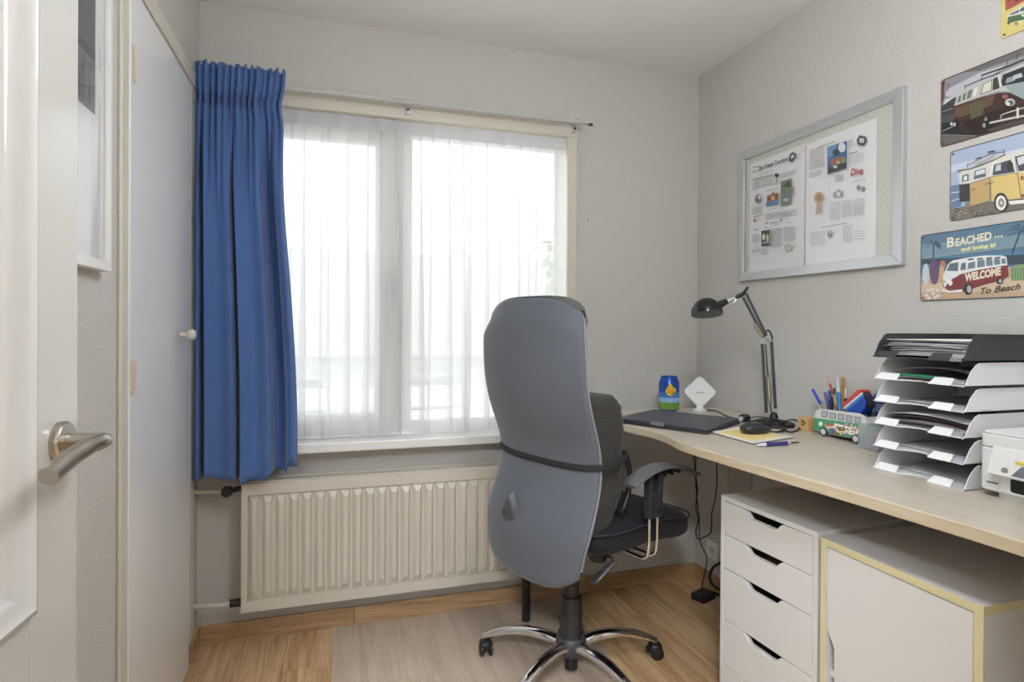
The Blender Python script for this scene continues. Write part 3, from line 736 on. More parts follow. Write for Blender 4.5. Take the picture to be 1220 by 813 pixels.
# lumbar cushion strapped to the backrest (chair space)
def chair_thing(name, label, cat): return thing(name, label, cat, (CHX, CHY, 0), -HD)
lc = chair_thing('lumbar_cushion', 'charcoal padded lumbar cushion strapped in front of the chair back', 'cushion')
def lumb(u, v):
    a, t = 2*u-1, v*2*math.pi
    a = math.copysign(1-(1-abs(a))**2.2, a); ed = max(0, 1-abs(a)**14)**.5
    cz_, hz_ = .775, .265
    s_, c_ = math.sin(t), math.cos(t)
    z = cz_+hz_*math.copysign(abs(s_)**.55, s_)*(.94+.06*ed)
    yb = back(max(-1, min(1, .235*a/.25)), (z-.415)/.947).y+.032
    yf = .040-.055*sstep(.77, .55, z)-.020*math.exp(-((z-.80)/.035)**2)-.02*sstep(.98, 1.04, z)
    th = .098*(1-.16*math.exp(-((z-.79)/.035)**2))*(1+.10*sstep(.85, 1.0, z))
    th *= (1-.42*sstep(.76, .55, z))
    wr = .004*math.sin(z*150+a*3)*math.sin(a*7+2)+.003*math.sin(z*310)
    y = (yb+yf)/2+(yf-yb)/2*math.copysign(abs(c_)**.38, c_)*ed+wr*ed*(1 if c_ > 0 else 0)
    x = .235*a*(1-.05*math.exp(-((z-.79)/.05)**2)-.12*sstep(.72, .52, z))
    y = max(y, yb-.004)
    return (x, y, z)
MB().grid(lumb, 36, 60).build('cushion_body', 'cush', lc, smooth=180)
ls = chair_thing('lumbar_support', 'black mesh lumbar support with a strap around the chair back', 'support')
sp = []
for i in range(41):
    a = -1+2*i/40; p = back(a, (.80-.405)/.957, -.011); sp.append((p.x*1.01, p.y, p.z))
p1 = Vector(sp[-1]); p0 = Vector(sp[0])
right = bez([p1, p1+Vector((.012, .02, .0)), p1+Vector((.012, .06, .004)), p1+Vector((.006, .11, .012)), p1+Vector((-.002, .148, .020))], 6)[1:]
left = [Vector((-p.x, p.y, p.z)) for p in right[:-7]]
path = left[::-1]+[Vector(p) for p in sp]+right
MB().tube(path, .012, 8, flat=(1, .16), up=(0, 0, 1)).build('strap', 'strap', ls)
fy = lambda z: .010+.014*(z-.6)/.2
fr_ = [(.222, fy(z)+.034*math.sin(math.pi*(z-.638)/.20), z) for z in [.838-.0200*i for i in range(11)]]
frl = bez(fr_, 2)
loop = frl+[Vector((-p.x, p.y, p.z)) for p in frl[::-1]]
MB().tube(loop, .0095, 8, closed=True).build('frame', 'black', ls)
def meshf(u, v):
    p = frl[min(len(frl)-1, int(v*(len(frl)-1)))]
    return (p.x*(2*u-1), p.y+.012*(1-(2*u-1)**2), p.z)
MB().grid(meshf, 20, len(frl)-1).build('mesh_panel', veilmat('black_mesh', '#3a3834', .45, .2), ls, smooth=180)
#==PART4==
# ------------------------------------------------------------------ things on the desk
# laptop
FL, FR_ = onZ(734, 500.5, DZ+.012), onZ(843, 514.5, DZ+.012)
dv = (FR_-FL); lw = dv.xy.length; la = math.atan2(dv.y, dv.x)
lt = thing('laptop', 'closed dark grey laptop lying at the far corner of the desk', 'laptop', (FL.x, FL.y, DZ), la)
LD = .325
dark = mat('laptop_shell', '#43454d', .45, bump=.05, bscale=500)
MB().prism(rrect(0, lw, 0, LD, .012), .002, .011).build('base', mat('laptop_base', '#2f3138', .5), lt, smooth=30, bevel=.0015)
MB().prism(rrect(0, lw, .001, LD-.01, .012), .0125, .022).build('lid', dark, lt, smooth=30, bevel=.002)
MB().box(lw*.40, lw*.55, -.0015, .004, .011, .0215).build('latch', mat('silver_latch', '#c8c9cc', .3, .8), lt, smooth=0, bevel=.001)
MB().box(lw*.1, lw*.9, LD-.012, LD, .006, .020).build('hinge', 'laptop_base' if 'laptop_base' in M else MC['laptop_base'], lt, smooth=0, bevel=.003)
for x, y in ((.03, .03), (lw-.03, .03), (.03, LD-.03), (lw-.03, LD-.03)):
    MB().lathe([(.007, 0), (.007, .002)], (x, y, 0), 10).build('foot', 'black', lt)

# drinks can with a printed sky and meadow
cn = thing('drinks_can', 'blue drinks can with yellow emblem and green meadow band by the corner', 'can', (1.468, 2.345, DZ))
def cylpart(name, z0, z1, r, col, **k): return MB().lathe([(r, z0), (r, z1)], n=36).build(name, mat(name+'_print', col, .2, .3), cn)
rC = .0465
MB().lathe([(.034, 0), (.040, .002), (rC-.001, .010), (rC-.001, .125), (.040, .142), (.036, .148), (.036, .152), (.038, .155), (.034, .156), (.033, .151), (.001, .150)], n=36).build('can_body', mat('can_blue', '#1d4fa3', .22, .35), cn)
cylpart('meadow_band', .008, .040, rC-.0004, '#6f9440')
cylpart('pale_sky_band', .040, .062, rC-.0004, '#8fb8dc')
cylpart('sky_band', .062, .085, rC-.0004, '#3f7cc4')
# emblem wraps the front of the can
def wrap(pts, r, name, col):
    mb = MB(); vs = []
    for x, z in pts:
        t = x/r+R(248); vs.append((r*math.cos(t), r*math.sin(t), z))
    n = len(vs); cx = sum(p[0] for p in pts)/n; cz = sum(p[1] for p in pts)/n; t = cx/r+R(248)
    vs.append((r*math.cos(t)*1.002, r*math.sin(t)*1.002, cz))
    mb.add(vs, [(i, (i+1) % n, n) for i in range(n)])
    return mb.build(name, mat(name+'_ink', col, .35), cn, smooth=180)
wrap([(-.006, .128), (.002, .126), (.008, .112), (.024, .102), (.024, .088), (.014, .078), (.022, .072), (0, .070), (-.016, .076), (-.024, .088), (-.022, .1), (-.012, .112)], rC+.0006, 'emblem', '#e8bd2a')
for q, (x, z) in enumerate(((-.012, .096), (.006, .098), (-.004, .088), (.012, .088), (-.014, .084), (.002, .079))):
    wrap([(x-.005, z-.002), (x+.005, z-.001), (x+.004, z+.003), (x-.004, z+.002)], rC+.0014, 'emblem_mark', '#7d5412')

# diamond shaped router
ro = thing('wifi_router', 'white diamond-shaped wifi router on a small foot beside the can', 'router', (1.600, 2.30, DZ), R(-26))
hd_ = .0765
pts = []
for k, (cx, cz) in enumerate(((hd_, 0), (0, hd_), (-hd_, 0), (0, -hd_))):
    for q in range(-4, 5):
        a = R(90*k+q*11.25); rr_ = .019; f = (hd_-rr_*1.414)/hd_
        pts.append((cx*f+rr_*math.cos(a), cz*f+rr_*math.sin(a)+.084))
MB().prism(pts, -.013, .013, 'xz').build('body', mat('router_white', '#e4e3e1', .4), ro, smooth=40, bevel=.004, seg=3, rot=(R(-4), 0, 0))
MB().lathe([(.001, 0), (.032, 0), (.033, .004), (.020, .010), (.016, .020), (.001, .020)], n=28).build('foot', MC['router_white'], ro)
mk = Art(1)
for q in range(6): mk.rect('#a2a2a2', -.0165+q*.0056, -.0125+q*.0056, .082, .087)
mk.build('logo', ro, .5, -.0190)

# mouse pad / notepad with mouse and pen
np_ = [onZ(*p, DZ) for p in ((847, 516.3), (897, 530.2), (945, 522.5), (886, 509.5))]
pdx = thing('notepad', 'cream notepad with dark backing lying under the mouse', 'notepad', (np_[0].x, np_[0].y, DZ))
q4 = [(p.x-np_[0].x, p.y-np_[0].y) for p in np_]
MB().prism(q4, 0, .003).build('backing', mat('pad_backing', '#2d3a55', .6), pdx, smooth=0, bevel=.001)
cq = (sum(p[0] for p in q4)/4, sum(p[1] for p in q4)/4)
MB().prism([(cq[0]+(x-cq[0])*.985, cq[1]+(y-cq[1])*.985) for x, y in q4], .003, .0055).build('sheets', mat('pad_sheets', '#e4dfcf', .7), pdx, smooth=0)
MB().prism([(cq[0]+(x-cq[0])*.78, cq[1]+(y-cq[1])*.74) for x, y in q4], .0055, .0058).build('yellow_note', mat('pad_note', '#e6d08a', .7), pdx, smooth=0)
ms = thing('computer_mouse', 'black computer mouse lying on the notepad', 'mouse', (1.434, 1.732, DZ+.0062), R(-2))
MB().blob(0, 0, .017, .057, .031, .0175, .75, 28, 14, lambda x, y, z: (x, y, .001+(z-.001)*(1.12-.25*((x+.012)/.05)**2) if z > .017 else max(z, .0005))).build('shell', mat('mouse_black', '#2a2b2e', .35), ms, smooth=180)
MB().lathe([(.001, -.004), (.007, -.004), (.007, .004), (.001, .004)], (-.032, 0, .031), 14, 'y').build('scroll_wheel', 'dgrey', ms)
MB().lathe([(.005, .0385), (.006, .0392), (.001, .0394)], (-.006, -.003, 0), 12).build('logo', mat('mouse_logo', '#9fa2a8', .3), ms)
MB().tube(bez([(.055, 0, .008), (.09, .03, .004), (.10, .05, .0)], 6), .0017, 6).build('cable', 'black', ms)

def stick(name, label, cat, a, b, segs, group=None):
    """pen or pencil from point a (tip) to b: segs = (part name, material, t0, t1, r0, r1)"""
    a, b = Vector(a), Vector(b); d = b-a; L_ = d.length
    o = thing(name, label, cat, a, 0, group); o.rotation_mode = 'QUATERNION'
    o.rotation_quaternion = d.to_track_quat('Z', 'Y')
    for nm, mt, t0, t1, r0, r1 in segs:
        MB().lathe([(.0005, t0*L_), (r0, t0*L_+.0003), (r1, t1*L_-.0003), (.0005, t1*L_)], n=12).build(nm, mt, o)
    return o
def ink(c, r=.35): return mat('plastic_'+c.strip('#'), c, r)
pa, pb = onZ(952, 527, DZ+.007), onZ(903, 530.5, DZ+.007)
pa.z = pb.z = DZ+.0068
stick('ballpoint_pen', 'purple ballpoint pen lying at the front edge of the notepad', 'pen', pa, pb,
      (('tip', 'black', 0, .22, .0018, .003), ('nose', ink('#cfcfd4'), .22, .30, .004, .006), ('barrel', ink('#3c3a78'), .30, .82, .0066, .0066), ('end', ink('#d9d9de'), .82, 1, .0062, .004)))

# ---- desk lamp
gun = mat('gunmetal', '#5b5d66', .3, .55)
LB = Vector((1.640, 1.885, DZ)); LDp = LB.dot(CF)-CP.dot(CF)
dl = thing('desk_lamp', 'black jointed desk lamp with a dome shade beside the right wall', 'lamp', LB)
def lp(x, y, d=LDp): return at(x, y, d)-LB
MB().lathe([(.001, 0), (.078, 0), (.080, .004), (.078, .012), (.060, .018), (.02, .022), (.001, .022)], n=36).build('base', 'black', dl)
jb = lp(922, 494)
foot = Vector((jb.x, jb.y, .02))
MB().lathe([(.016, .018), (.016, .035), (.012, .045), (.012, jb.z+.006), (.001, jb.z+.01)], (jb.x, jb.y, 0), 16).build('swivel', 'black', dl)
E1, E2 = lp(908, 410), lp(919, 407)
b1, b2 = lp(913, 492), lp(924, 487)
la1 = MB().tube([b1, E1], .006, 4).build('lower_arm', gun, dl); MB().tube([b2, E2], .006, 4).build('lower_arm', gun, dl)
MB().tube([lp(915, 450), lp(917, 479)], .0075, 10).build('spring', mat('spring_steel', '#b5a994', .35, .8, bump=.9, bscale=350, stretch=(.02, .02, 1)), dl)
MB().tube([lp(912, 410), lp(915, 450)], .003, 8).build('spring_hook', 'dgrey', dl); MB().tube([lp(917, 479), lp(919, 491)], .003, 8).build('spring_hook', 'dgrey', dl)
# elbow
el = MB().tube([lp(908, 410), lp(913, 402), lp(919, 407)], .0065, 8).build('elbow', 'alu', dl)
MB().tube(bez([lp(919, 408), lp(920, 402), lp(916, 394), lp(912.5, 396), lp(911, 402)], 5), .0033, 8).build('elbow_loop', 'black', el)
T1, T2 = lp(885, 354), lp(889, 350)
MB().tube([lp(910, 402), T1], .006, 4).build('upper_arm', gun, dl); MB().tube([lp(913, 400), T2], .006, 4).build('upper_arm', gun, dl)
MB().tube([lp(899, 386), lp(908, 401)], .0075, 10).build('spring', MC['spring_steel'], dl)
MB().tube([lp(891, 342), lp(886, 350), lp(880, 353), lp(876, 355)], [.004, .008, .009, .006], 10).build('head_joint', 'black', dl)
MB().tube([lp(878, 354), lp(868, 359), lp(862, 362)], [.005, .009, .007], 10).build('head_bracket', 'chrome', dl)
MB().tube(bez([lp(878, 356), lp(874, 361), lp(868, 362)], 5), .0028, 6).build('wire_loop', 'alu', dl)
MB().tube([lp(866, 359), lp(856, 364)], [.011, .016], 14).build('lamp_holder', 'black', dl)
shc = lp(842.5, 375)
rs = 18.3/FPX*LDp
shm = MB(); prof = [(rs, 0), (rs*1.0, .012), (rs*.97, .024), (rs*.88, rs*.55), (rs*.7, rs*.82), (rs*.42, rs*1.02), (rs*.15, rs*1.1), (.001, rs*1.11)]
sho = shm.lathe(prof, n=40).build('shade', ['blackg', mat('shade_inside', '#dfe3ee', .4)], dl, smooth=60, loc=shc, rot=Matrix.Rotation(R(-14), 3, CR).to_euler())
d_ = sho.modifiers.new('solid', 'SOLIDIFY'); d_.thickness = .0015; d_.offset = -1; d_.material_offset = 1
MB().blob(0, 0, .03, .022, .022, .028, 1, 16, 10).build('bulb', mat('bulb_glass', '#e8e8ea', .15), sho, smooth=180)
MB().tube([lp(860, 368), lp(862, 376), lp(864, 384)], .0012, 6).lathe([(.001, -.004), (.003, 0), (.001, .004)], lp(864, 385), 8).build('switch_pin', 'alu', dl)

# cables and adapter heap around the lamp base
def cable(name, label, pts, r, col='black', n=8):
    o = MB().tube(bez(pts, n), r, 7).build(name, col); return tag(o, label, 'cable')
def dz(x, y, h=.004): p = onZ(x, y, DZ+h); return (min(p.x, 1.755), p.y, DZ+h)
cable('router_cable', 'black cable running from the router past the laptop to the plugs', [dz(842, 489), dz(853, 490, .006), dz(866, 496, .005), dz(878, 499, .012), dz(889, 501, .006), dz(900, 503, .004)], .003)
cable('lamp_cord', 'black cord curling in a loop beside the wooden block', [dz(903, 505, .03), dz(915, 503, .03), dz(930, 503, .028), dz(945, 500, .02), dz(953, 505, .012), dz(951, 512, .005), dz(942, 515, .004), dz(934, 512, .008), dz(930, 507, .016)], .0032)
cable('mouse_cord', 'thin black cord tangled over the lamp base', [dz(889, 500, .006), dz(900, 497, .016), dz(912, 498, .032), dz(926, 500, .034), dz(938, 506, .010), dz(946, 510, .004)], .0024)
cable('charger_cord', 'black charger cord coiled behind the mouse', [dz(882, 508, .004), dz(890, 512, .006), dz(899, 507, .028), dz(911, 506, .036), dz(925, 509, .030), dz(936, 511, .008), dz(925, 515, .006), dz(905, 512, .01), dz(890, 505, .008)], .0028)
ad = thing('power_plug', 'small black power plug lying by the laptop corner', 'plug', dz(887, 503, 0), R(20))
MB().blob(0, 0, .016, .022, .018, .015, .5, 16, 10).build('plug_body', 'black', ad, smooth=180)
MB().tube([(-.02, 0, .016), (-.036, -.004, .016)], .009, 10).build('plug_collar', ink('#bdbec2'), ad)
MB().tube([(.02, 0, .016), (.05, .01, .010)], .006, 10).build('strain_relief', 'black', ad)

# ---- wooden block
wk = thing('wooden_block', 'small pale wooden block with dark marks behind the toy van', 'block', (1.672, 1.790, DZ), R(-4))
MB().box(0, .045, -.05, 0, 0, .048).build('block_body', woodmat('beech', '#c99a62', '#deb884', .5, 'z', 2), wk, smooth=0, bevel=.002)
bm_ = MB()
for z, a, b in ((.036, -.034, -.018), (.030, -.042, -.026), (.022, -.036, -.020)): bm_.box(-.0006, .0002, a, b, z-.002, z+.002)
bm_.build('burnt_marks', 'black', wk, smooth=0, weld=False)

# ---- toy van pen holder
VX0, VX1 = 1.655, 1.742
def vp(x, y, X=VX0): p = onX(940+x/8.13, 440+y/8.13, X); return (p.y, p.z)
va = thing('toy_van', 'green and white toy camper van holding pens, standing on the desk', 'pen holder', (0, 0, 0))
rear_t, roof_r, roof_f, front_t, nose, fb, rb = vp(262, 400), vp(310, 385), vp(690, 430), vp(742, 465), vp(765, 600), vp(760, 690), vp(236, 590)
belt_r, belt_f = vp(240, 470), vp(755, 540)
zb = DZ+.014
sideU = [belt_r, (rear_t[0]-.001, rear_t[1]), roof_r, roof_f, front_t, belt_f]
sideL = [(rb[0], zb), belt_r, belt_f, (fb[0], zb)]
wht, grn = mat('van_white', '#dcdcd6', .35), mat('van_green', '#58a578', .35)
for X in (VX0, VX1-.003):
    MB().prism(sideU, X, X+.003, 'yz').build('upper_side', wht, va, smooth=0)
    MB().prism(sideL, X, X+.003, 'yz').build('lower_side', grn, va, smooth=0)
def endp(name, a, b, mt):
    (y0, z0), (y1, z1) = a, b
    MB().add([(VX0, y0, z0), (VX1, y0, z0), (VX1, y1, z1), (VX0, y1, z1)], [(0, 1, 2, 3)]).build(name, mt, va, smooth=0, solid=.002)
endp('rear_panel', (rb[0], zb), belt_r, grn); endp('rear_upper', belt_r, rear_t, wht)
endp('front_panel', (fb[0], zb), belt_f, grn); endp('windscreen_panel', belt_f, front_t, wht)
MB().box(VX0, VX1, fb[0], rb[0], zb, zb+.003).build('van_floor', 'dgrey', va, smooth=0)
MB().box(VX0+.004, VX1-.004, (fb[0]+rb[0])/2-.05, (fb[0]+rb[0])/2+.05, zb-.006, zb).build('chassis', 'black', va, smooth=0)
for cx, cy in ((338, 620), (652, 682)):
    y, z = vp(cx, cy); z = DZ+.0155
    for X, s_ in ((VX0-.004, 1), (VX1-.004, -1)):
        wh = MB().lathe([(.001, 0), (.013, 0), (.0155, .002), (.0155, .007), (.001, .008)], (X, y, z), 22, 'x').build('wheel', 'dgrey', va)
        if s_ > 0: MB().lathe([(.001, -.0014), (.006, -.0014), (.0105, 0), (.0105, .001)], (X, y, z), 20, 'x').build('hub_cap', mat('hub_white', '#d8d8d6', .3), wh)
# windows, stripe and painted flowers on the near side, as a print
vyc, vzc = (fb[0]+rb[0])/2, DZ+.06
vart = WallArt(940, 440, 8.13, vyc, vzc, VX0, (-1, 1, -1, 1), 1.15)
for a, b, t, u in ((315, 375, 403, 462), (393, 455, 420, 478), (474, 535, 432, 490), (554, 615, 446, 505), (636, 696, 458, 518)):
    vart.pp('#3a4048', (a, t), (b, t+8), (b, u+8), (a, u)); vart.pp('#a9b4bd', (a+5, t+5), (b-6, t+13), (b-6, u+2), (a+5, u-5))
vart.pp('#e7e2c9', (345, 535), (450, 525), (560, 550), (660, 560), (690, 600), (650, 640), (560, 630), (470, 610), (380, 590))
for c, pts in (('#c8553a', ((350, 530), (440, 525), (440, 545), (360, 552))), ('#dba338', ((350, 548), (440, 545), (430, 562), (355, 566))), ('#6a63b5', ((370, 575), (430, 570), (470, 610), (430, 622))), ('#e1d34a', ((470, 605), (520, 600), (525, 632), (490, 636))), ('#8a4f2c', ((470, 560), (540, 560), (550, 600), (480, 598)))):
    vart.pp(c, *pts)
rv = random.Random(9)
for q in range(46):
    vart.pe(rv.choice(['#c9452f', '#d9b13d', '#7a59ab', '#3f7a4b', '#e8e4d8', '#8c5a33', '#d77b92']), rv.uniform(440, 670), rv.uniform(530, 630), rv.uniform(5, 11), rv.uniform(5, 11), 8)
vart.pe('#e8e6dc', 310, 530, 20, 22)
vart.pl('#dfe8dd', .0012, (240, 588), (300, 596)); vart.pl('#dfe8dd', .0012, (385, 625), (600, 665))
pr_ = vart.build('painted_side', va, .4); pr_.location = (VX0-.0004, vyc, vzc); pr_.rotation_euler = (0, 0, R(-90))

def pen_at(name, label, cat, top_px, rim_px, X, segs, Xb=None):
    t = onX(*top_px, X); r_ = onX(*rim_px, X); d = (r_-t)
    k = (t.z-(zb+.006))/(t.z-r_.z); b = t+d*k
    b.y = min(max(b.y, fb[0]+.008), rb[0]-.008); b.x = Xb or X
    return stick(name, label, cat, b, t, segs)
def px(x, y): return (940+x/8.13, 440+y/8.13)
pen_at('blue_cap_pen', 'ballpoint pen with bright blue cap leaning out at the rear of the van', 'pen', px(228, 195), px(330, 380), 1.70, (('barrel', ink('#8e8a80'), 0, .62, .0035, .0035), ('cap', ink('#1c3fc0'), .62, 1, .0052, .0048)))
pen_at('dark_blue_pen', 'dark blue pen with clip, shortest in the toy van', 'pen', px(348, 225), px(385, 380), 1.69, (('barrel', ink('#2f3673'), 0, .7, .005, .005), ('cap', ink('#4b4f8e'), .7, 1, .0058, .005)))
pen_at('violet_pen', 'violet pen standing upright between the blue pens in the toy van', 'pen', px(390, 205), px(400, 380), 1.715, (('barrel', ink('#3d3f7c'), 0, .75, .005, .005), ('cap', ink('#565a9b'), .75, 1, .0056, .005)))
pen_at('red_pencil', 'thin red pencil, tallest stick in the toy van', 'pencil', px(375, 68), px(465, 380), 1.705, (('wood', ink('#b3302d'), 0, .86, .004, .004), ('point', ink('#cfa782'), .86, .96, .004, .0015), ('lead', ink('#8f2f2c'), .96, 1, .0015, .0005)))
pen_at('black_pen', 'black pen with silver clip in the middle of the toy van', 'pen', px(440, 185), px(415, 385), 1.685, (('barrel', ink('#2b2a2c'), 0, .8, .0062, .0062), ('cap', ink('#4d4a4a'), .8, 1, .006, .0045)))
pen_at('brown_pen', 'brown and copper pen leaning beside the black pen', 'pen', px(432, 245), px(460, 390), 1.672, (('barrel', ink('#6d3f34'), 0, .72, .0045, .0045), ('cap', ink('#a28a7c'), .72, 1, .0045, .004)))
pen_at('light_blue_marker', 'light blue marker with white tip in the toy van', 'marker', px(470, 75), px(490, 390), 1.70, (('barrel', ink('#3f8fd0'), 0, .72, .0068, .0068), ('neck', ink('#cfd3d8'), .72, .9, .006, .004), ('tip', ink('#e6e6e6'), .9, 1, .003, .0015)))
pen_at('wooden_stick', 'tan wooden stick standing behind the marker in the toy van', 'stick', px(520, 78), px(520, 400), 1.725, (('shaft', ink('#b08a4c'), 0, 1, .0055, .0055),))
pen_at('paint_brush', 'paint brush with dark red handle at the back of the toy van', 'brush', px(548, 85), px(550, 390), 1.712, (('handle', ink('#5d1f2b'), 0, .62, .006, .005), ('ferrule', ink('#c9c4bb'), .62, .8, .0045, .0045), ('bristles', ink('#a98f6a'), .8, 1, .0045, .001)))
pen_at('purple_pen', 'slim purple pen leaning towards the letter trays from the van', 'pen', px(838, 235), px(790, 400), 1.722, (('barrel', ink('#3b3578'), 0, .8, .004, .004), ('cap', ink('#6159a5'), .8, 1, .0045, .003)))
tc = thing('striped_case', 'red white and blue striped rounded case stuck in the front of the van', 'case', (0, 0, 0))
def band(name, col, pts, a=1.674, b=1.716): MB().prism([vp(*p, 1.70) for p in pts], a, b, 'yz').build(name, ink(col, .3), tc, smooth=30, bevel=.002)
band('red_band', '#c8453f', ((570, 340), (715, 200), (745, 196), (756, 222), (575, 372)))
band('white_band', '#dfe2ea', ((575, 374), (756, 224), (764, 244), (592, 392)))
band('pale_blue_band', '#3f7fd0', ((592, 394), (764, 246), (774, 268), (612, 412)))
band('blue_band', '#1f4fb4', ((612, 414), (774, 270), (800, 330), (785, 385), (740, 440), (640, 440)))
MB().prism([vp(*p, 1.70) for p in ((756, 222), (790, 270), (808, 345), (800, 380), (790, 330), (770, 262))], 1.680, 1.712, 'yz').build('edge_strip', ink('#2e2a3a'), tc, smooth=0)
nv = thing('blue_card_box', 'dark blue card box with white print behind the striped case', 'box', (0, 0, 0))
p_ = [vp(*q, 1.70) for q in ((790, 322), (890, 330), (895, 600), (795, 600))]
MB().prism([(p_[0][0]-.002, p_[0][1]), p_[1], (p_[1][0], DZ), (p_[0][0]-.002, DZ)], 1.715, 1.738, 'yz').build('carton', mat('navy_card', '#24356f', .5), nv, smooth=0, bevel=.001)
bp_ = MB()
for q in range(4): bp_.box(1.7144, 1.7151, p_[1][0]+.004, p_[0][0]-.006, p_[0][1]-.008-q*.007, p_[0][1]-.006-q*.007)
bp_.build('print_lines', ink('#b8c0d8'), nv, smooth=0, weld=False)
# clear box next to the trays
cx_ = thing('clear_box', 'clear smoky plastic box standing between the van and the letter trays', 'box', (1.60, 1.385, DZ))
BXW, BYW, BH = .085, .075, .078
for nm, b in (('wall', (0, .003, 0, BYW, 0, BH)), ('wall', (BXW-.003, BXW, 0, BYW, 0, BH)), ('wall', (.003, BXW-.003, 0, .003, 0, BH)), ('wall', (.003, BXW-.003, BYW-.003, BYW, 0, BH)), ('base', (.003, BXW-.003, .003, BYW-.003, 0, .003))):
    MB().box(*b).build(nm, 'acry', cx_, smooth=0)
MB().box(.012, .07, .012, .060, .004, .05).build('note_block', mat('grey_notes', '#9a9ba2', .7), cx_, smooth=0)
sm = MB().box(-.02, .02, -.006, .006, 0, .012).build('eraser', ink('#3a3b40'), smooth=0, bevel=.003, loc=(1.50, 1.268, DZ), rot=(0, 0, R(80)))
tag(sm, 'small dark eraser lying beside the lowest letter tray', 'eraser')

# ---- letter trays
TY, TX, TW, TD, TP = 1.246, 1.420, .240, .315, .0612
tang = 0
def make_tray(z, label, name, mt, tabm, dx=0, dy=0, grp=None, h=.056):
    t = thing(name, label, 'letter tray', (TX+dx, TY+dy, z), R(-90), grp)
    # local x: along the front towards the camera; local y: away from the opening
    W = TW
    fl_ = [(0, 0), (.070, 0), (.088, .022), (.115, .030), (.135, .024), (.152, 0), (W, 0), (W, TD), (0, TD)]
    MB().prism(fl_, 0, .0022).build('tray_floor', mt, t, smooth=0)
    side = [(-.004, 0), (.004, .003), (.022, h*.62), (.040, h-.004), (.052, h), (TD, h), (TD, 0)]
    for x in (0, W-.0025): MB().prism(side, x, x+.0025, 'yz').build('side_wall', mt, t, smooth=0)
    MB().box(0, W, TD-.0025, TD, 0, h).build('back_wall', mt, t, smooth=0)
    for x in (-.003, W-.004): MB().box(x, x+.007, .05, TD, h-.002, h).build('rim', mt, t, smooth=0)
    for a, b in ((.004, .068), (.154, W-.030)):
        MB().add([(a, -.002, .0005), (b, -.002, .0005), (b-.003, .014, .017), (a+.006, .014, .017)], [(0, 1, 2, 3)]).build('label_tab', tabm, t, smooth=0, solid=.0018)
    MB().add([(W-.030, -.002, .0005), (W-.004, -.002, .0005), (W-.006, .012, .015), (W-.032, .012, .015)], [(0, 1, 2, 3)]).build('clear_tab', 'acry', t, smooth=0, solid=.001)
    return t
frost = veilmat('frosted_tray', '#ececee', .16, .30, .25, 1)
tabw = mat('tab_white', '#efefef', .4)
names = ('lowest white letter tray standing on the desk', 'white letter tray second from the bottom holding a small dark card', 'middle white letter tray stuffed with papers', 'white letter tray fourth from the bottom, empty', 'top white letter tray with a green paint brush, just under the black one')
for k in range(5):
    make_tray(DZ+k*TP, names[k], 'letter_tray', 'tray', tabw, grp='white letter trays')
bk = mat('black_tray_plastic', '#3b3b3d', .5)
make_tray(DZ+5*TP-.002, 'black letter tray full of paper on top of the white ones', 'black_letter_tray', bk, bk, dx=-.006, h=.064)
def sheet(z, label, grp, x=0, y=0, rz=0, w_=.208, d_=.285, mt='paper', th=.0012, curl=0):
    def f(u, v): return (w_*(u-.5), d_*(v-.5), curl*math.sin(u*3.1)*(.5+.5*math.cos(v*2)))
    o = MB().grid(f, 8, 4).build('paper_sheet', mt, smooth=60, solid=th, loc=(TX+.175+x, TY-.121+y, z), rot=(0, 0, R(-90)+rz))
    return tag(o, label, 'paper', grp)
rp = random.Random(21)
for k in range(13):
    sheet(DZ+5*TP+.0055+k*.0034, 'white sheet of paper in the pile in the black tray', 'papers in the black tray', rp.uniform(-.015, .012), rp.uniform(-.008, .008), rp.uniform(-.04, .04), curl=rp.uniform(0, .004))
grey = mat('grey_paper', '#b6b4b8', .7); redp = mat('dull_red_paper', '#8d4a44', .7); darkp = mat('dark_paper', '#3a3a44', .6)
for k, (mt, lab) in enumerate((('paper', 'white sheet of paper at the bottom of the pile in the middle white tray'), (grey, 'grey paper sheet in the pile in the middle white tray'), (redp, 'dull red folder sheet in the pile in the middle white tray'), (darkp, 'dark leaflet in the pile in the middle white tray'), ('paper', 'curled white sheet on top of the pile in the middle white tray'))):
    sheet(DZ+2*TP+.006+k*.006, lab, None, rp.uniform(-.012, .01), rp.uniform(-.008, .008), rp.uniform(-.06, .06), mt=mt, curl=.008)
sheet(DZ+4*TP+.005, 'beige paper sheet lying under the green paint brush', None, mt=mat('beige_paper', '#cfc7ba', .7), curl=.004)
sheet(DZ+4*TP+.026, 'grey folded leaflet behind the green paint brush in the top white tray', None, x=.03, mt=grey, curl=.010)
sheet(DZ+3*TP+.005, 'grey envelope lying in the fourth white tray', None, x=.02, y=-.01, rz=.05, mt=grey)
sheet(DZ+1*TP+.005, 'pale grey sheet in the second white tray', None, x=.02, mt=mat('pale_grey_paper', '#c6c7cc', .7))
cdk = sheet(DZ+1*TP+.010, 'small dark grey card on the sheet in the second white tray', None, x=-.07, y=-.06, w_=.045, d_=.07, mt=mat('card_grey', '#7d8290', .6)); cdk.name = 'card'
sheet(DZ+.005, 'pale paper sheet in the lowest white tray', None, x=.02, mt=MC['pale_grey_paper'])
zg_ = DZ+4*TP+.014
stick('green_paint_brush', 'green handled paint brush lying in the top white letter tray', 'brush', (1.452, 1.045, zg_), (1.448, 1.195, zg_), (('bristles', ink('#7d6a52'), 0, .18, .002, .004), ('ferrule', ink('#b79f80'), .18, .28, .0045, .0045), ('handle', ink('#2f7d5b'), .28, 1, .005, .0035)))

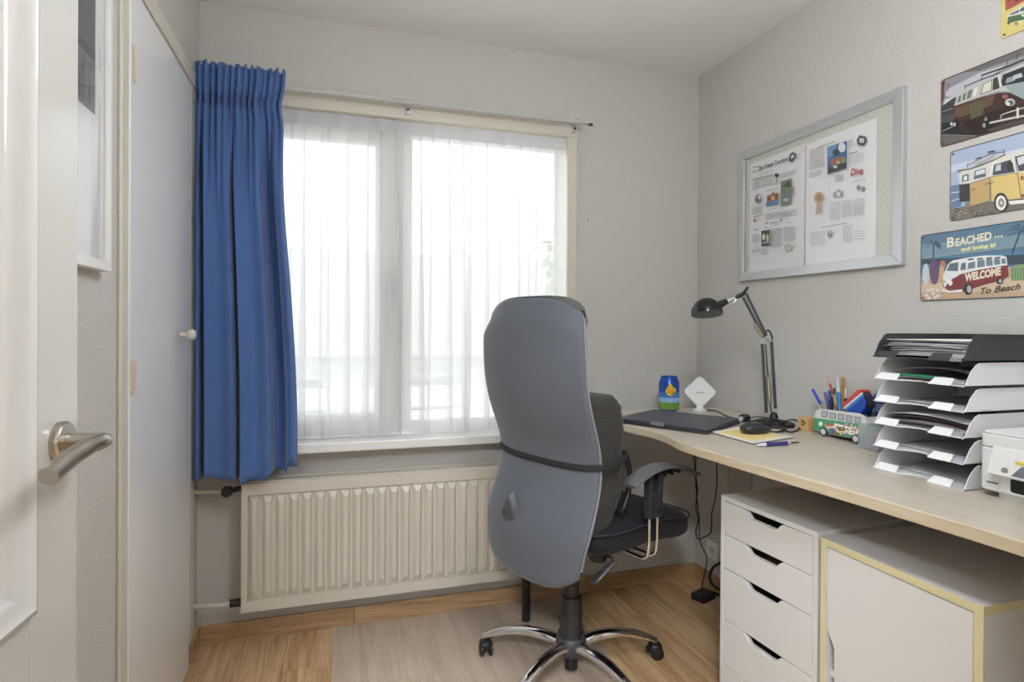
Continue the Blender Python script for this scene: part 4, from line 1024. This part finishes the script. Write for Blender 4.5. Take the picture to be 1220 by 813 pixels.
# ---- printer
PX0, PX1, PY0, PY1, PH = 1.434, 1.748, .985, .54, .148
pr = thing('printer', 'white all-in-one printer at the right end of the desk', 'printer', (PX0, PY0, DZ), R(-90))
PW, PD = PY0-PY1, PX1-PX0      # local x along the front towards the camera, local y to the wall
pw_ = mat('printer_white', '#e6e6e4', .35)
def plate(x0, x1, y0, y1, r): return rrect(x0, x1, y0, y1, r, 6)
MB().prism(plate(.03, PW-.03, .012, PD, .02), 0, .016).build('plinth', pw_, pr, smooth=30)
MB().prism(plate(0, PW, 0, PD, .022), .014, .112).build('lower_body', pw_, pr, smooth=30, bevel=.004)
MB().prism(plate(0, PW, 0, PD, .022), .1130, .143).build('scanner_body', pw_, pr, smooth=30, bevel=.003)
MB().prism(plate(.002, PW-.002, .002, PD, .022), .1438, PH).build('scanner_lid', pw_, pr, smooth=30, bevel=.002)
def pf(x, y): p = onX(x, y, PX0); return (PY0-p.y, p.z-DZ)
a, b = pf(1183, 551), pf(1203, 530)
cp = MB().prism([(-.020, .058), (-.014, .054), (.002, .060), (.002, .118), (-.002, .118)], a[0], PW-.04, 'yz').build('control_panel', pw_, pr, smooth=0, bevel=.002)
yb = pf(1217, 539)
MB().box(yb[0]-.004, yb[0]+.012, -.0125, -.006, .088, .095).build('yellow_sticker', ink('#e6cf52'), cp, smooth=0)
MB().prism([(yb[0]-.008, .062), (yb[0]+.09, .062), (yb[0]+.09, .086), (yb[0]+.012, .086)], -.0195, -.010, 'xz').build('screen', mat('panel_screen', '#7c7f86', .2), cp, smooth=0)
MB().lathe([(.001, -.0185), (.007, -.0175), (.007, -.010)], (a[0]+.035, 0, .070), 14, 'y').build('button', ink('#8a8c90'), cp)
s_ = pf(1204, 575)
MB().prism(rrect(s_[0], PW-.06, .022, .054, .006), -.0006, .004, 'xz').build('output_slot', mat('slot_black', '#060606', .6), pr, smooth=0)
c0, c1 = pf(1176, 570), pf(1190, 572)
MB().prism(rrect(c0[0]-.004, c1[0]+.004, .022, .05, .004), -.0008, .004, 'xz').build('card_bay', mat('printer_shade', '#dadad8', .4), pr, smooth=0)
MB().box(c0[0], c1[0], -.0016, .002, .0325, .0350).build('card_slot', 'black', pr, smooth=0)

# ------------------------------------------------------------------ framed newspaper
yc, zc = 1.834, 1.760; W2, H2 = .796, .575
nf = thing('framed_newspaper', 'silver framed double page of newspaper behind glass on the right wall', 'picture', (RX, yc, zc), R(-90))
fwid = .036
for nm, pts in (('frame_rail', ((-W2/2, H2/2), (W2/2, H2/2), (W2/2-fwid, H2/2-fwid), (-W2/2+fwid, H2/2-fwid))), ('frame_rail', ((-W2/2, -H2/2), (W2/2, -H2/2), (W2/2-fwid, -H2/2+fwid), (-W2/2+fwid, -H2/2+fwid))),
                ('frame_stile', ((-W2/2, -H2/2), (-W2/2, H2/2), (-W2/2+fwid, H2/2-fwid), (-W2/2+fwid, -H2/2+fwid))), ('frame_stile', ((W2/2, -H2/2), (W2/2, H2/2), (W2/2-fwid, H2/2-fwid), (W2/2-fwid, -H2/2+fwid)))):
    MB().prism(pts, -.020, 0, 'xz').build(nm, 'alu', nf, smooth=0, bevel=.002)
mb_ = MB().box(-W2/2+.02, W2/2-.02, -.004, 0, -H2/2+.02, H2/2-.02).build('mount_board', mat('sage_mount', '#d6d8cb', .8), nf, smooth=0)
ar = Art(1.0)
xi, zi = W2/2-fwid, H2/2-fwid
for k in range(-30, 60):
    s0 = k*.028
    for sg in (1, -1):
        # diagonal hatch clipped to the mount
        p0 = (-xi, -zi+s0) if sg > 0 else (-xi, zi-s0); q = []
        for t in [i*.02 for i in range(0, 80)]:
            x = -xi+t; z = (p0[1]+t*.8) if sg > 0 else (p0[1]-t*.8)
            if -xi <= x <= xi and -zi <= z <= zi: q.append((x, z))
        if len(q) > 1: ar.k = k+31; ar.line('#c9cdb4', [q[0], q[-1]], .0022)
pages = []
def page(corners):
    P = [onX(x, y, RX-.006) for x, y in corners]
    return (yc-max(P[0].y, P[3].y), yc-min(P[1].y, P[2].y), min(P[2].z, P[3].z)-zc, max(P[0].z, P[1].z)-zc)
ar.k = 100
g1 = page(((897, 195), (955, 175), (958, 318), (893, 318))); g2 = page(((961, 172), (1045, 141), (1041, 308), (961, 317)))
ar.rect('#e9e9ea', *g1); ar.rect('#ededee', *g2)
ar.build('mount_pattern', nf, .7, -.0042)
tw = WallArt(885, 170, 5.42, yc, zc, RX-.008, (g1[0], g1[1], g1[2], g1[3]), 1.0)
def column(A, x0, x1, y0, y1, sl, step=6.2, c='#8d8d92', wd=.0011):
    y = y0; k = 0
    while y < y1:
        e = x1-(random.Random(int(x0*7+y*13)).random()*.25*(x1-x0) if k % 5 == 4 else 0)
        A.pl(c, wd, (x0, y), (e, y+sl*(e-x0))); y += step; k += 1
tw.pt('#3d3d42', 'De Friese Courant', (112, 183), (300, 118), .028, bold=.0004)
tw.pt('#4a4a4e', 'Ten', (70, 170), (104, 160), .013); tw.pt('#4a4a4e', 'ten', (70, 197), (104, 187), .013)
tw.pp('#55555a', (312, 78), (330, 62), (354, 72), (350, 100), (326, 128), (304, 116)); tw.pp('#d9d9da', (320, 84), (340, 76), (340, 96), (322, 108))
tw.pl('#9b9b9f', .0016, (110, 208), (200, 182))
column(tw, 70, 205, 245, 312, -.30); column(tw, 250, 358, 205, 235, -.28); tw.pl('#66666a', .002, (70, 240), (205, 205))
tw.pp('#dcdcd8', (212, 205), (246, 195), (246, 258), (212, 268))
tw.pl('#3c463a', .003, (229, 262), (229, 215)); tw.pe('#3c4a3a', 229, 212, 14, 13)
for a_ in range(0, 360, 60): tw.pl('#3c4a3a', .0022, (229, 212), (229+18*math.cos(R(a_)), 214+16*math.sin(R(a_))))
tw.pp('#6f8d6d', (256, 252), (325, 232), (323, 395), (254, 414)); tw.pp('#4e5f50', (262, 290), (300, 248), (322, 258), (322, 290)); tw.pe('#77839a', 295, 340, 22, 18); tw.pe('#b9c4b4', 290, 372, 20, 10)
tw.pe('#c98d3a', 337, 312, 6, 32)
tw.pp('#4d8fc4', (160, 385), (244, 365), (240, 398), (160, 412)); tw.pp('#b9683a', (165, 345), (190, 335), (204, 318), (218, 330), (242, 322), (240, 368), (165, 388)); tw.pe('#d9b04a', 204, 360, 12, 14); tw.pe('#7d3a2c', 180, 362, 7, 12); tw.pe('#7d3a2c', 228, 350, 7, 12)
tw.pl('#5b5b60', .002, (158, 316), (240, 292)); tw.pl('#c9a24a', .0022, (170, 436), (224, 424))
tw.pe('#8d8d90', 110, 365, 22, 30); tw.pe('#dcdcdc', 118, 352, 10, 14); tw.pe('#6c6c70', 102, 378, 8, 10)
column(tw, 72, 138, 422, 470, -.22); tw.pl('#b98a4a', .003, (76, 482), (140, 466)); tw.pe('#c0713c', 86, 504, 9, 9)
column(tw, 154, 358, 462, 505, -.16)
tw.pl('#5b5b60', .0026, (186, 522), (236, 514)); tw.pe('#99999c', 164, 520, 8, 8); tw.pe('#99999c', 258, 498, 9, 9)
tw.pp('#55565a', (130, 572), (184, 562), (184, 664), (130, 672)); tw.pe('#d7d7d2', 145, 610, 10, 22); tw.pe('#cfc24a', 170, 615, 9, 24); tw.pl('#e4e4e4', .003, (132, 650), (182, 642))
column(tw, 70, 120, 600, 645, -.12); column(tw, 190, 266, 560, 680, -.10); column(tw, 276, 352, 550, 640, -.10); column(tw, 128, 178, 690, 728, -.08); column(tw, 70, 120, 690, 712, -.08)
tw.pe('#b9b48a', 308, 678, 24, 22); tw.pe('#dcdccd', 308, 678, 15, 14); tw.pe('#8d9a5a', 308, 678, 6, 6)
for x_, y_ in ((96, 562), (160, 548), (228, 534), (312, 516)): tw.pl('#6f6f73', .0022, (x_-14, y_+2), (x_+14, y_-2))
tw.build('left_page_print', nf, .7, -.0150)
t2 = WallArt(955, 130, 4.52, yc, zc, RX-.008, (g2[0], g2[1], g2[2], g2[3]), 1.0)
column(t2, 52, 130, 222, 330, -.26); t2.pl('#77777b', .002, (96, 208), (190, 176)); column(t2, 52, 118, 345, 370, -.22)
t2.pp('#3b73b6', (148, 205), (253, 172), (252, 318), (148, 352)); t2.pp('#5f9fd8', (152, 206), (200, 190), (186, 250), (152, 262)); t2.pe('#dfe6ea', 226, 208, 20, 26); t2.pe('#4a5560', 195, 235, 20, 18)
t2.pp('#b5653c', (160, 275), (240, 252), (246, 285), (166, 305)); t2.pe('#7aa054', 236, 278, 14, 20); t2.pe('#e0b23c', 206, 288, 9, 9); t2.pp('#4b4b4e', (150, 318), (252, 286), (252, 316), (150, 350)); t2.pe('#d9d3c4', 190, 312, 12, 9)
t2.pt('#55555a', 'De', (266, 182), (285, 174), .010); column(t2, 268, 300, 192, 206, -.22, 9)
t2.pp('#5a5a5e', (322, 142), (356, 150), (362, 172), (346, 200), (312, 192), (306, 166)); t2.pp('#e2e2e2', (322, 158), (346, 160), (344, 182), (320, 182)); t2.pl('#5a5a5e', .002, (324, 176), (340, 168))
t2.pl('#55555a', .0026, (266, 242), (312, 230)); column(t2, 264, 344, 256, 306, -.24, 9)
t2.pt('#c0503a', 'Diva', (272, 360), (342, 350), .034, shear=.25, bold=.0012)
t2.pl('#88888c', .0016, (280, 396), (354, 378))
column(t2, 190, 236, 362, 400, -.16, 8, '#55555a', .0016)
t2.pe('#d2a479', 103, 478, 27, 32); t2.pe('#b98655', 103, 478, 17, 20); t2.pp('#cfa076', (92, 505), (104, 508), (98, 565), (84, 566)); t2.pp('#cfa076', (104, 508), (116, 505), (122, 558), (110, 560))
t2.pe('#a9a9ac', 190, 462, 12, 16); t2.pe('#b4b4b6', 208, 452, 12, 20); t2.pe('#a9a9ac', 226, 458, 10, 18); t2.pe('#e4e4e4', 208, 458, 8, 12)
t2.pe('#8d8d90', 318, 424, 12, 14); t2.pe('#8d8d90', 343, 432, 12, 14)
column(t2, 165, 218, 505, 600, -.13, 7); column(t2, 222, 285, 500, 590, -.13, 7); column(t2, 290, 350, 490, 575, -.13, 7)
t2.pl('#77777b', .002, (116, 640), (256, 614)); column(t2, 55, 140, 665, 745, -.07, 8); column(t2, 232, 285, 630, 725, -.07, 8); t2.pe('#8d8d90', 164, 672, 14, 18); t2.pe('#dadada', 164, 664, 6, 7); column(t2, 292, 352, 660, 710, -.06, 14)
for q in ((160, 390, 160, 600), (60, 410, 60, 600)): t2.pl('#c9c9cc', .001, q[:2], q[2:])
t2.build('right_page_print', nf, .7, -.0150)
MB().box(-W2/2+.03, W2/2-.03, -.0185, -.0175, -H2/2+.03, H2/2-.03).build('glass_pane', 'pglass', nf, smooth=0)

# ------------------------------------------------------------------ tin signs
def sign(name, label, y0, wd, z0, z1, rim, base):
    yc_, zc_ = y0-wd/2, (z0+z1)/2
    t = thing(name, label, 'tin sign', (RX, yc_, zc_), R(-90), 'tin signs on the right wall')
    h = z1-z0
    MB().prism(rrect(-wd/2, wd/2, -h/2, h/2, .008), -.0022, -.0002, 'xz').build('plate', mat('tin_'+base[1:], lin(base, 1.15), .4, .2), t, smooth=0, bevel=.0006)
    rm = MB(); path_ = [(x, -.0024, z) for x, z in rrect(-wd/2+.001, wd/2-.001, -h/2+.001, h/2-.001, .007)]
    rm.tube(path_, .0016, 6, closed=True).build('rolled_edge', mat('tin_edge_'+rim[1:], lin(rim, 1.1), .5, .2, var=.3, vscale=90), t)
    for x, z in ((-wd/2+.009, h/2-.009), (-wd/2+.009, -h/2+.009), (wd/2-.009, h/2-.009), (wd/2-.009, -h/2+.009)):
        MB().lathe([(.001, -.0062), (.002, -.0062), (.0028, -.0024)], (x, 0, z), 10, 'y').build('nail_hole', 'dgrey', t)
    return t, yc_, zc_, (-wd/2+.002, wd/2-.002, -h/2+.002, h/2-.002)
X_ = RX-.0025
# beach sign
s4, yc_, zc_, cl = sign('tin_sign_beach', 'tin sign with red van reading WELCOME, lowest of the four', 1.385, .312, 1.354, 1.559, '#5c6268', '#5b86a0')
A = WallArt(1095, 260, 8.13, yc_, zc_, X_, cl)
A.pp('#4f7f9e', (20, 160), (1300, -40), (1300, 300), (20, 390)); A.pp('#6f98ad', (20, 260), (1300, 120), (1300, 230), (20, 390))
A.pl('#c9b48a', .0012, (60, 385), (1300, 235))
A.pp('#3d5566', (20, 400), (1300, 330), (1300, 440), (20, 450)); A.pp('#c9a273', (20, 560), (330, 520), (1300, 440), (1300, 820), (20, 820)); A.pp('#d8b78c', (20, 640), (1300, 560), (1300, 700), (20, 720))
for cx, cy, L_, st_ in ((140, 250, 95, (140, 430)), (985, 120, 150, (900, 350))):
    A.pl('#34495a', .004, (cx, cy), st_)
    for a_ in (-165, -140, -110, -60, -30, -5, 20, 160):
        A.pp('#3c5a66', (cx, cy), (cx+L_*.6*math.cos(R(a_-7)), cy+L_*.5*math.sin(R(a_-7))+6), (cx+L_*math.cos(R(a_)), cy+L_*.7*math.sin(R(a_))+34), (cx+L_*.6*math.cos(R(a_+9)), cy+L_*.55*math.sin(R(a_+9))+14))
A.pe('#b9cfd6', 68, 545, 34, 105); A.pe('#6f4d7a', 150, 520, 46, 125); A.pe('#c96a45', 232, 450, 28, 40); A.pe('#d2a64f', 222, 540, 26, 80)
A.pt('#e8dfb4', 'B', (272, 285), (345, 270), .040, bold=.0012); A.pt('#e8dfb4', 'EACHED', (355, 272), (705, 205), .031, bold=.0011)
for x_ in (742, 772, 802): A.pe('#e8dfb4', x_, 182-(x_-742)*.1, 10, 9)
A.pt('#dfe07a', 'and loving it!', (408, 322), (745, 278), .0165, bold=.0009)
# red and white van
A.pp('#8e2f33', (236, 560), (300, 545), (860, 455), (872, 560), (820, 600), (620, 650), (430, 715), (300, 705), (232, 660))
A.pp('#e3e5e6', (232, 560), (290, 440), (330, 410), (460, 385), (640, 362), (800, 362), (848, 375), (858, 455), (560, 505), (400, 545), (330, 590), (250, 670), (238, 640))
A.pp('#8e2f33', (270, 640), (330, 585), (420, 545), (430, 690), (300, 700), (262, 690))
A.pp('#5f7684', (268, 510), (300, 440), (385, 428), (378, 515)); A.pp('#5f7684', (400, 505), (412, 440), (455, 428), (456, 500)); A.pp('#6f8894', (470, 495), (480, 435), (545, 418), (548, 482)); A.pp('#6f8894', (565, 480), (565, 412), (635, 400), (642, 468)); A.pp('#6f8894', (655, 465), (652, 402), (712, 395), (718, 458)); A.pp('#6f8894', (730, 455), (726, 398), (785, 392), (790, 448)); A.pp('#6f8894', (802, 445), (798, 394), (838, 388), (846, 440))
for x_ in (470, 560, 650, 730): A.pp('#4f4f50', (x_, 398-(x_-470)*.06), (x_+56, 388-(x_-470)*.06), (x_+66, 400-(x_-470)*.06), (x_+12, 412-(x_-470)*.06))
A.pe('#3a3436', 478, 690, 42, 56); A.pe('#a9aeb2', 488, 688, 22, 36); A.pe('#3a3436', 785, 612, 34, 32); A.pe('#a9aeb2', 790, 610, 17, 20)
A.pe('#e6e6e4', 305, 628, 22, 26); A.pp('#e3e5e6', (222, 690), (300, 706), (420, 690), (422, 712), (300, 722), (232, 708)); A.pe('#e3e5e6', 248, 615, 12, 36); A.pl('#8e2f33', .0014, (240, 600), (248, 630), (256, 600))
A.pt('#eadcae', 'WELCOME', (445, 612), (796, 548), .030, bold=.0016)
A.pp('#7fa860', (890, 500), (930, 455), (1060, 440), (1080, 600), (900, 610))
for x_ in range(900, 1070, 28): A.pl('#4f7d48', .0022, (x_, 480), (x_+8, 600))
A.pt('#4a4038', 'To Beach', (600, 735), (988, 690), .024, shear=.35, bold=.0004)
for x_, y_ in ((90, 700), (130, 690), (180, 700), (75, 745), (140, 735), (190, 750), (100, 775), (160, 770)): A.pe('#e3ddd6', x_, y_, 20, 17, 6); A.pe('#c9a27a', x_, y_, 6, 5, 6)
A.build('print', s4, .4, -.0028)
# yellow van sign
s3, yc_, zc_, cl = sign('tin_sign_yellow_van', 'tin sign showing a yellow camper van by the sea', 1.296, .312, 1.589, 1.796, '#74685e', '#a9bcd6')
A = WallArt(1120, 155, 7.07, yc_, zc_, X_, cl)
A.pp('#a3b8d8', (90, 200), (1300, -140), (1300, 300), (90, 470)); A.pp('#c3cfe2', (90, 300), (1300, 0), (1300, 90), (90, 360))
A.pp('#5f85b4', (90, 470), (180, 455), (180, 640), (90, 665)); A.pl('#dfe5ee', .002, (95, 530), (175, 520)); A.pl('#dfe5ee', .002, (95, 600), (175, 575))
A.pp('#7d7466', (85, 665), (460, 600), (1300, 500), (1300, 640), (85, 800)); 
rv = random.Random(4)
for q in range(150): A.pe(rv.choice(['#968d7c', '#5c564c', '#aaa08e', '#4a4640']), rv.uniform(95, 900), rv.uniform(690, 770)-rv.uniform(0, 30), rv.uniform(6, 16), rv.uniform(3, 7), 6)
A.pp('#d7d4c8', (160, 380), (200, 345), (380, 300), (450, 240), (620, 190), (1300, -20), (1300, 330), (440, 395), (260, 450), (170, 455))
A.pp('#caa23f', (260, 455), (428, 400), (432, 595), (262, 645)); A.pp('#44433f', (170, 465), (255, 448), (258, 598), (172, 606))
A.pp('#e0bd2f', (432, 398), (660, 365), (1300, 250), (1300, 560), (690, 575), (590, 590), (545, 530), (490, 540), (462, 605), (440, 590))
A.pp('#66707a', (190, 440), (196, 382), (248, 368), (250, 428)); A.pp('#e2e6ea', (205, 430), (212, 390), (235, 384), (235, 420))
A.pp('#66707a', (290, 418), (300, 345), (390, 318), (395, 392)); A.pp('#cfd8e2', (305, 385), (310, 350), (385, 328), (386, 365))
A.pp('#4d545c', (450, 385), (462, 295), (600, 250), (640, 355)); A.pp('#b9c6d4', (470, 350), (478, 300), (520, 285), (520, 340)); A.pe('#3e4044', 598, 305, 26, 44); A.pp('#4d545c', (640, 225), (1300, 60), (1300, 240), (670, 350)); A.pp('#cfd8e2', (655, 235), (760, 205), (740, 270), (670, 300))
A.pl('#e6e4da', .004, (425, 400), (450, 290), (500, 235)); A.pl('#4a4640', .0014, (430, 400), (432, 590)); A.pl('#4a4640', .0016, (640, 220), (690, 570)); A.pl('#5a5a55', .0016, (262, 452), (440, 395), (660, 362))
A.pl('#7d6a52', .004, (150, 345), (260, 330), (460, 255), (560, 205)); A.pl('#4b4a48', .0016, (230, 300), (430, 200), (550, 185)); A.pl('#4b4a48', .0016, (240, 320), (240, 280)); A.pl('#4b4a48', .0016, (545, 205), (545, 160)); A.pl('#b9b5a8', .005, (300, 290), (470, 215)); A.pl('#3a3a3c', .004, (410, 188), (470, 178)); A.pl('#3a3a3c', .003, (305, 245), (355, 232))
A.pe('#3c3a36', 520, 610, 58, 80); A.pe('#e4e2da', 522, 615, 44, 64); A.pe('#8b8a84', 524, 615, 26, 38); A.pe('#d9d6cc', 525, 614, 12, 18)
A.pp('#e4e2da', (582, 600), (690, 590), (1300, 520), (1300, 560), (600, 630)); A.pl('#5b4b2a', .002, (385, 458), (460, 442)); A.pe('#b4572f', 700, 405, 16, 20); A.pe('#a84d32', 705, 555, 14, 16); A.pe('#b2862c', 290, 500, 20, 14)
A.pe('#8d8578', 240, 632, 22, 26)
A.build('print', s3, .4, -.0028)
# rusty van sign
s2, yc_, zc_, cl = sign('tin_sign_rusty_van', 'dark tin sign showing an old rusty van with roof rack', 1.326, .312, 1.818, 2.021, '#6d3b30', '#6a6a6c')
A = WallArt(1115, 50, 6.257, yc_, zc_, X_, cl)
A.pp('#8d8d93', (45, 290), (1200, -250), (1200, 200), (45, 470)); A.pp('#b9b7c2', (60, 400), (110, 340), (330, 230), (520, 170), (330, 330), (150, 420)); A.pp('#6b6a6a', (200, 215), (660, 40), (660, 100), (330, 215)); A.pp('#c6c3ca', (70, 430), (160, 400), (140, 440), (60, 470))
A.pp('#3c4045', (45, 480), (150, 405), (140, 610), (45, 680)); A.pp('#4d4f50', (45, 560), (1200, 200), (1200, 700), (45, 790)); A.pp('#2c2b2a', (45, 600), (130, 600), (420, 690), (1200, 480), (1200, 620), (300, 700), (45, 690)); A.pp('#66645e', (45, 690), (320, 700), (130, 770), (45, 790))
A.pl('#a4a4a2', .0016, (50, 520), (130, 495)); A.pl('#b9b9b6', .002, (50, 665), (130, 630), (200, 605)); A.pl('#8f8f8c', .0014, (50, 690), (300, 700))
A.pp('#4a2c24', (132, 480), (330, 420), (470, 380), (560, 385), (660, 430), (1200, 300), (1200, 560), (560, 600), (430, 640), (260, 690), (140, 610)); A.pp('#6b4a2f', (140, 490), (330, 430), (440, 395), (420, 470), (200, 560), (140, 560)); A.pp('#5a5a38', (250, 470), (360, 440), (350, 560), (260, 580)); A.pp('#33231f', (200, 600), (560, 470), (640, 500), (430, 640), (260, 690))
A.pp('#b8b9ae', (138, 470), (160, 410), (230, 350), (360, 290), (470, 240), (640, 165), (1200, -50), (1200, 330), (660, 420), (560, 375), (470, 365), (330, 410), (142, 478))
A.pp('#8fa1a0', (520, 330), (1200, 130), (1200, 360), (660, 430), (560, 380))
for p4 in (((160, 455), (172, 405), (190, 395), (185, 445)), ((196, 440), (206, 388), (228, 376), (220, 430)), ((230, 430), (242, 368), (275, 350), (262, 415)), ((330, 395), (352, 315), (420, 280), (418, 365))): A.pp('#6d7462', *p4)
A.pp('#cfd0b4', (340, 385), (358, 318), (415, 288), (412, 360)); A.pp('#d9d8d2', (275, 412), (292, 345), (315, 335), (300, 400)); A.pp('#41433f', (424, 362), (428, 276), (462, 258), (476, 345)); A.pp('#2f3336', (480, 340), (500, 245), (640, 190), (1200, 0), (1200, 150), (520, 325)); A.pp('#8496a4', (520, 310), (530, 270), (600, 250), (590, 290)); A.pp('#a9b7c0', (570, 285), (580, 250), (640, 230), (650, 260)); A.pl('#cfcdb9', .005, (465, 245), (490, 335))
A.pl('#26262a', .0045, (340, 250), (560, 175), (640, 140), (1200, -60)); A.pl('#34343a', .003, (215, 335), (330, 285), (480, 230)); A.pl('#26262a', .0018, (218, 355), (218, 325)); A.pl('#26262a', .0018, (345, 290), (345, 250)); A.pl('#26262a', .002, (600, 135), (605, 100), (625, 90)); A.pl('#26262a', .0018, (535, 170), (535, 145))
A.pe('#a8553c', 518, 408, 22, 17); A.pe('#b8bdb9', 555, 450, 38, 28); A.pe('#5c6260', 558, 455, 24, 18); A.pe('#d7dad6', 540, 462, 14, 12)
A.pl('#c3c2b8', .0055, (400, 605), (560, 570), (1200, 420)); A.pl('#b7b6ac', .0035, (485, 570), (490, 545), (530, 530), (660, 490)); A.pl('#d2d1c6', .006, (612, 490), (612, 570)); A.pl('#b7b6ac', .003, (375, 560), (360, 600), (350, 640), (372, 640)); A.pe('#8d8d86', 375, 578, 11, 14)
A.pe('#1e1e1f', 368, 620, 30, 34); A.pe('#9b9a94', 362, 622, 13, 18); A.pe('#1e1e1f', 150, 612, 28, 34); A.pe('#b4b2aa', 140, 616, 12, 16); A.pe('#d9d8d0', 118, 612, 8, 12)
A.pp('#6d4234', (45, 300), (70, 285), (62, 370), (72, 400), (52, 450), (45, 450)); A.pl('#2f2c2c', .0016, (76, 320), (104, 318), (88, 345))
A.pl('#7b4436', .0025, (200, 222), (340, 165))
A.build('print', s2, .4, -.0028)
# red and yellow sign in the top corner
s1, yc_, zc_, cl = sign('tin_sign_green_van', 'red and yellow tin sign with small green van, highest on the wall', 1.160, .212, 2.068, 2.38, '#c9b88a', '#dcc62e')
A = WallArt(1160, 0, 13.55, yc_, zc_, X_, cl)
A.pp('#d8c42c', (470, 620), (455, -60), (1600, -600), (1600, 120)); A.pp('#b9412c', (512, 175), (512, -400), (1600, -900), (1600, -330)); A.pl('#e3a63a', .003, (512, 190), (813, 30), (1600, -380))
A.pp('#3a7040', (550, 350), (556, 275), (760, 230), (1100, 120), (1100, 260), (760, 330), (690, 340), (556, 385)); A.pp('#cfd2d4', (560, 270), (590, 215), (770, 110), (1100, -20), (1100, 130), (770, 225)); A.pp('#5c6b80', (580, 250), (600, 220), (740, 150), (730, 205)); A.pp('#4d5a6c', (745, 165), (770, 130), (1000, 30), (1000, 110), (760, 190)); A.pp('#dfe4e0', (765, 240), (820, 230), (800, 275)); A.pe('#2c2c30', 692, 385, 28, 30); A.pe('#c9c9cc', 690, 388, 14, 16); A.pe('#2c2c30', 560, 382, 16, 18); A.pl('#e3e3e0', .002, (715, 365), (813, 325))
for x_, y_ in ((570, -5), (690, 10)): A.pe('#5c1f1c', x_, y_, 26, 20, 8)
A.build('print', s1, .4, -.0028)

# nail marks on the back wall
for (x, y, l_) in ((784, 318, 'tiny nail stub in the back wall between window and corner'), (700, 262, 'tiny nail stub in the back wall just right of the window frame')):
    p = onY(x, y, BY); nl = MB().lathe([(.001, -.004), (.003, -.004), (.002, -.001), (.002, 0)], (0, 0, 0), 10, 'y').build('wall_nail', 'dgrey', loc=(p.x, BY-.0002, p.z)); tag(nl, l_, 'nail')
# ------------------------------------------------------------------ under the desk
sk0, sk1 = onX(843.5, 643, RX), onX(856.5, 668, RX)
so_ = thing('wall_socket', 'white double wall socket beside the drawer unit', 'socket', (RX, (sk0.y+sk1.y)/2, (sk0.z+sk1.z)/2), R(-90))
MB().prism(rrect(-.04, .04, -.042, .042, .006), -.011, -.0005, 'xz').build('plate', 'lam', so_, smooth=0, bevel=.002)
MB().lathe([(.001, -.0112), (.021, -.0112), (.022, -.0118)], (0, 0, 0), 24, 'y').build('cup', mat('socket_cup', '#cfccc6', .4), so_)
for x in (-.0095, .0095): MB().lathe([(.001, -.0128), (.0032, -.0128), (.0034, -.011)], (x, 0, 0), 10, 'y').build('pin_hole', 'black', so_)
pbk = thing('power_brick', 'black power brick lying on the floor beneath the desk corner', 'adapter', (*onZ(838, 714, 0).xy, 0), R(20))
MB().box(-.048, .048, -.035, .035, 0.0, .032).build('brick_case', 'black', pbk, smooth=0, bevel=.004)
MB().tube(bez([(.04, -.01, .014), (.07, -.025, .012), (.095, -.06, .010)], 5), .008, 8).build('mains_lead', 'black', pbk)
def hang(x, y, d): return at(x, y, d)
bt = onZ(838, 710, .03); bd_ = (bt-CP).dot(CF)
cable('hanging_charger_lead', 'black lead hanging from the desk down to the power brick', [hang(826, 541, bd_-.25), hang(828, 560, bd_-.22), hang(830, 590, bd_-.15), hang(833, 620, bd_-.1), hang(834, 645, bd_-.06), hang(842, 665, bd_-.02), hang(839, 685, bd_), hang(836, 700, bd_), (bt.x, bt.y, .03)], .0026)
cable('twisted_lead', 'thin black lead twisting down and looping up beneath the desk edge', [hang(829, 542, bd_-.2), hang(829, 565, bd_-.18), hang(831, 585, bd_-.15), hang(829, 605, bd_-.12), hang(832, 620, bd_-.1), hang(829, 634, bd_-.08), hang(832, 643, bd_-.08), hang(839, 640, bd_-.08), hang(847, 634, bd_-.06), hang(848, 612, bd_-.06), hang(852, 595, bd_-.05), hang(854, 575, bd_-.05), hang(854, 551, bd_-.05)], .0028)
pc = onX(851, 655, RX-.03)
cable('thick_plug_lead', 'thick black lead curving down beside the wall socket', [onX(858, 671, RX-.03), onX(850, 676, RX-.04), onX(846, 685, RX-.05), onX(847, 694, RX-.05), onX(853, 700, RX-.05), onX(860, 704, RX-.05)], .006)
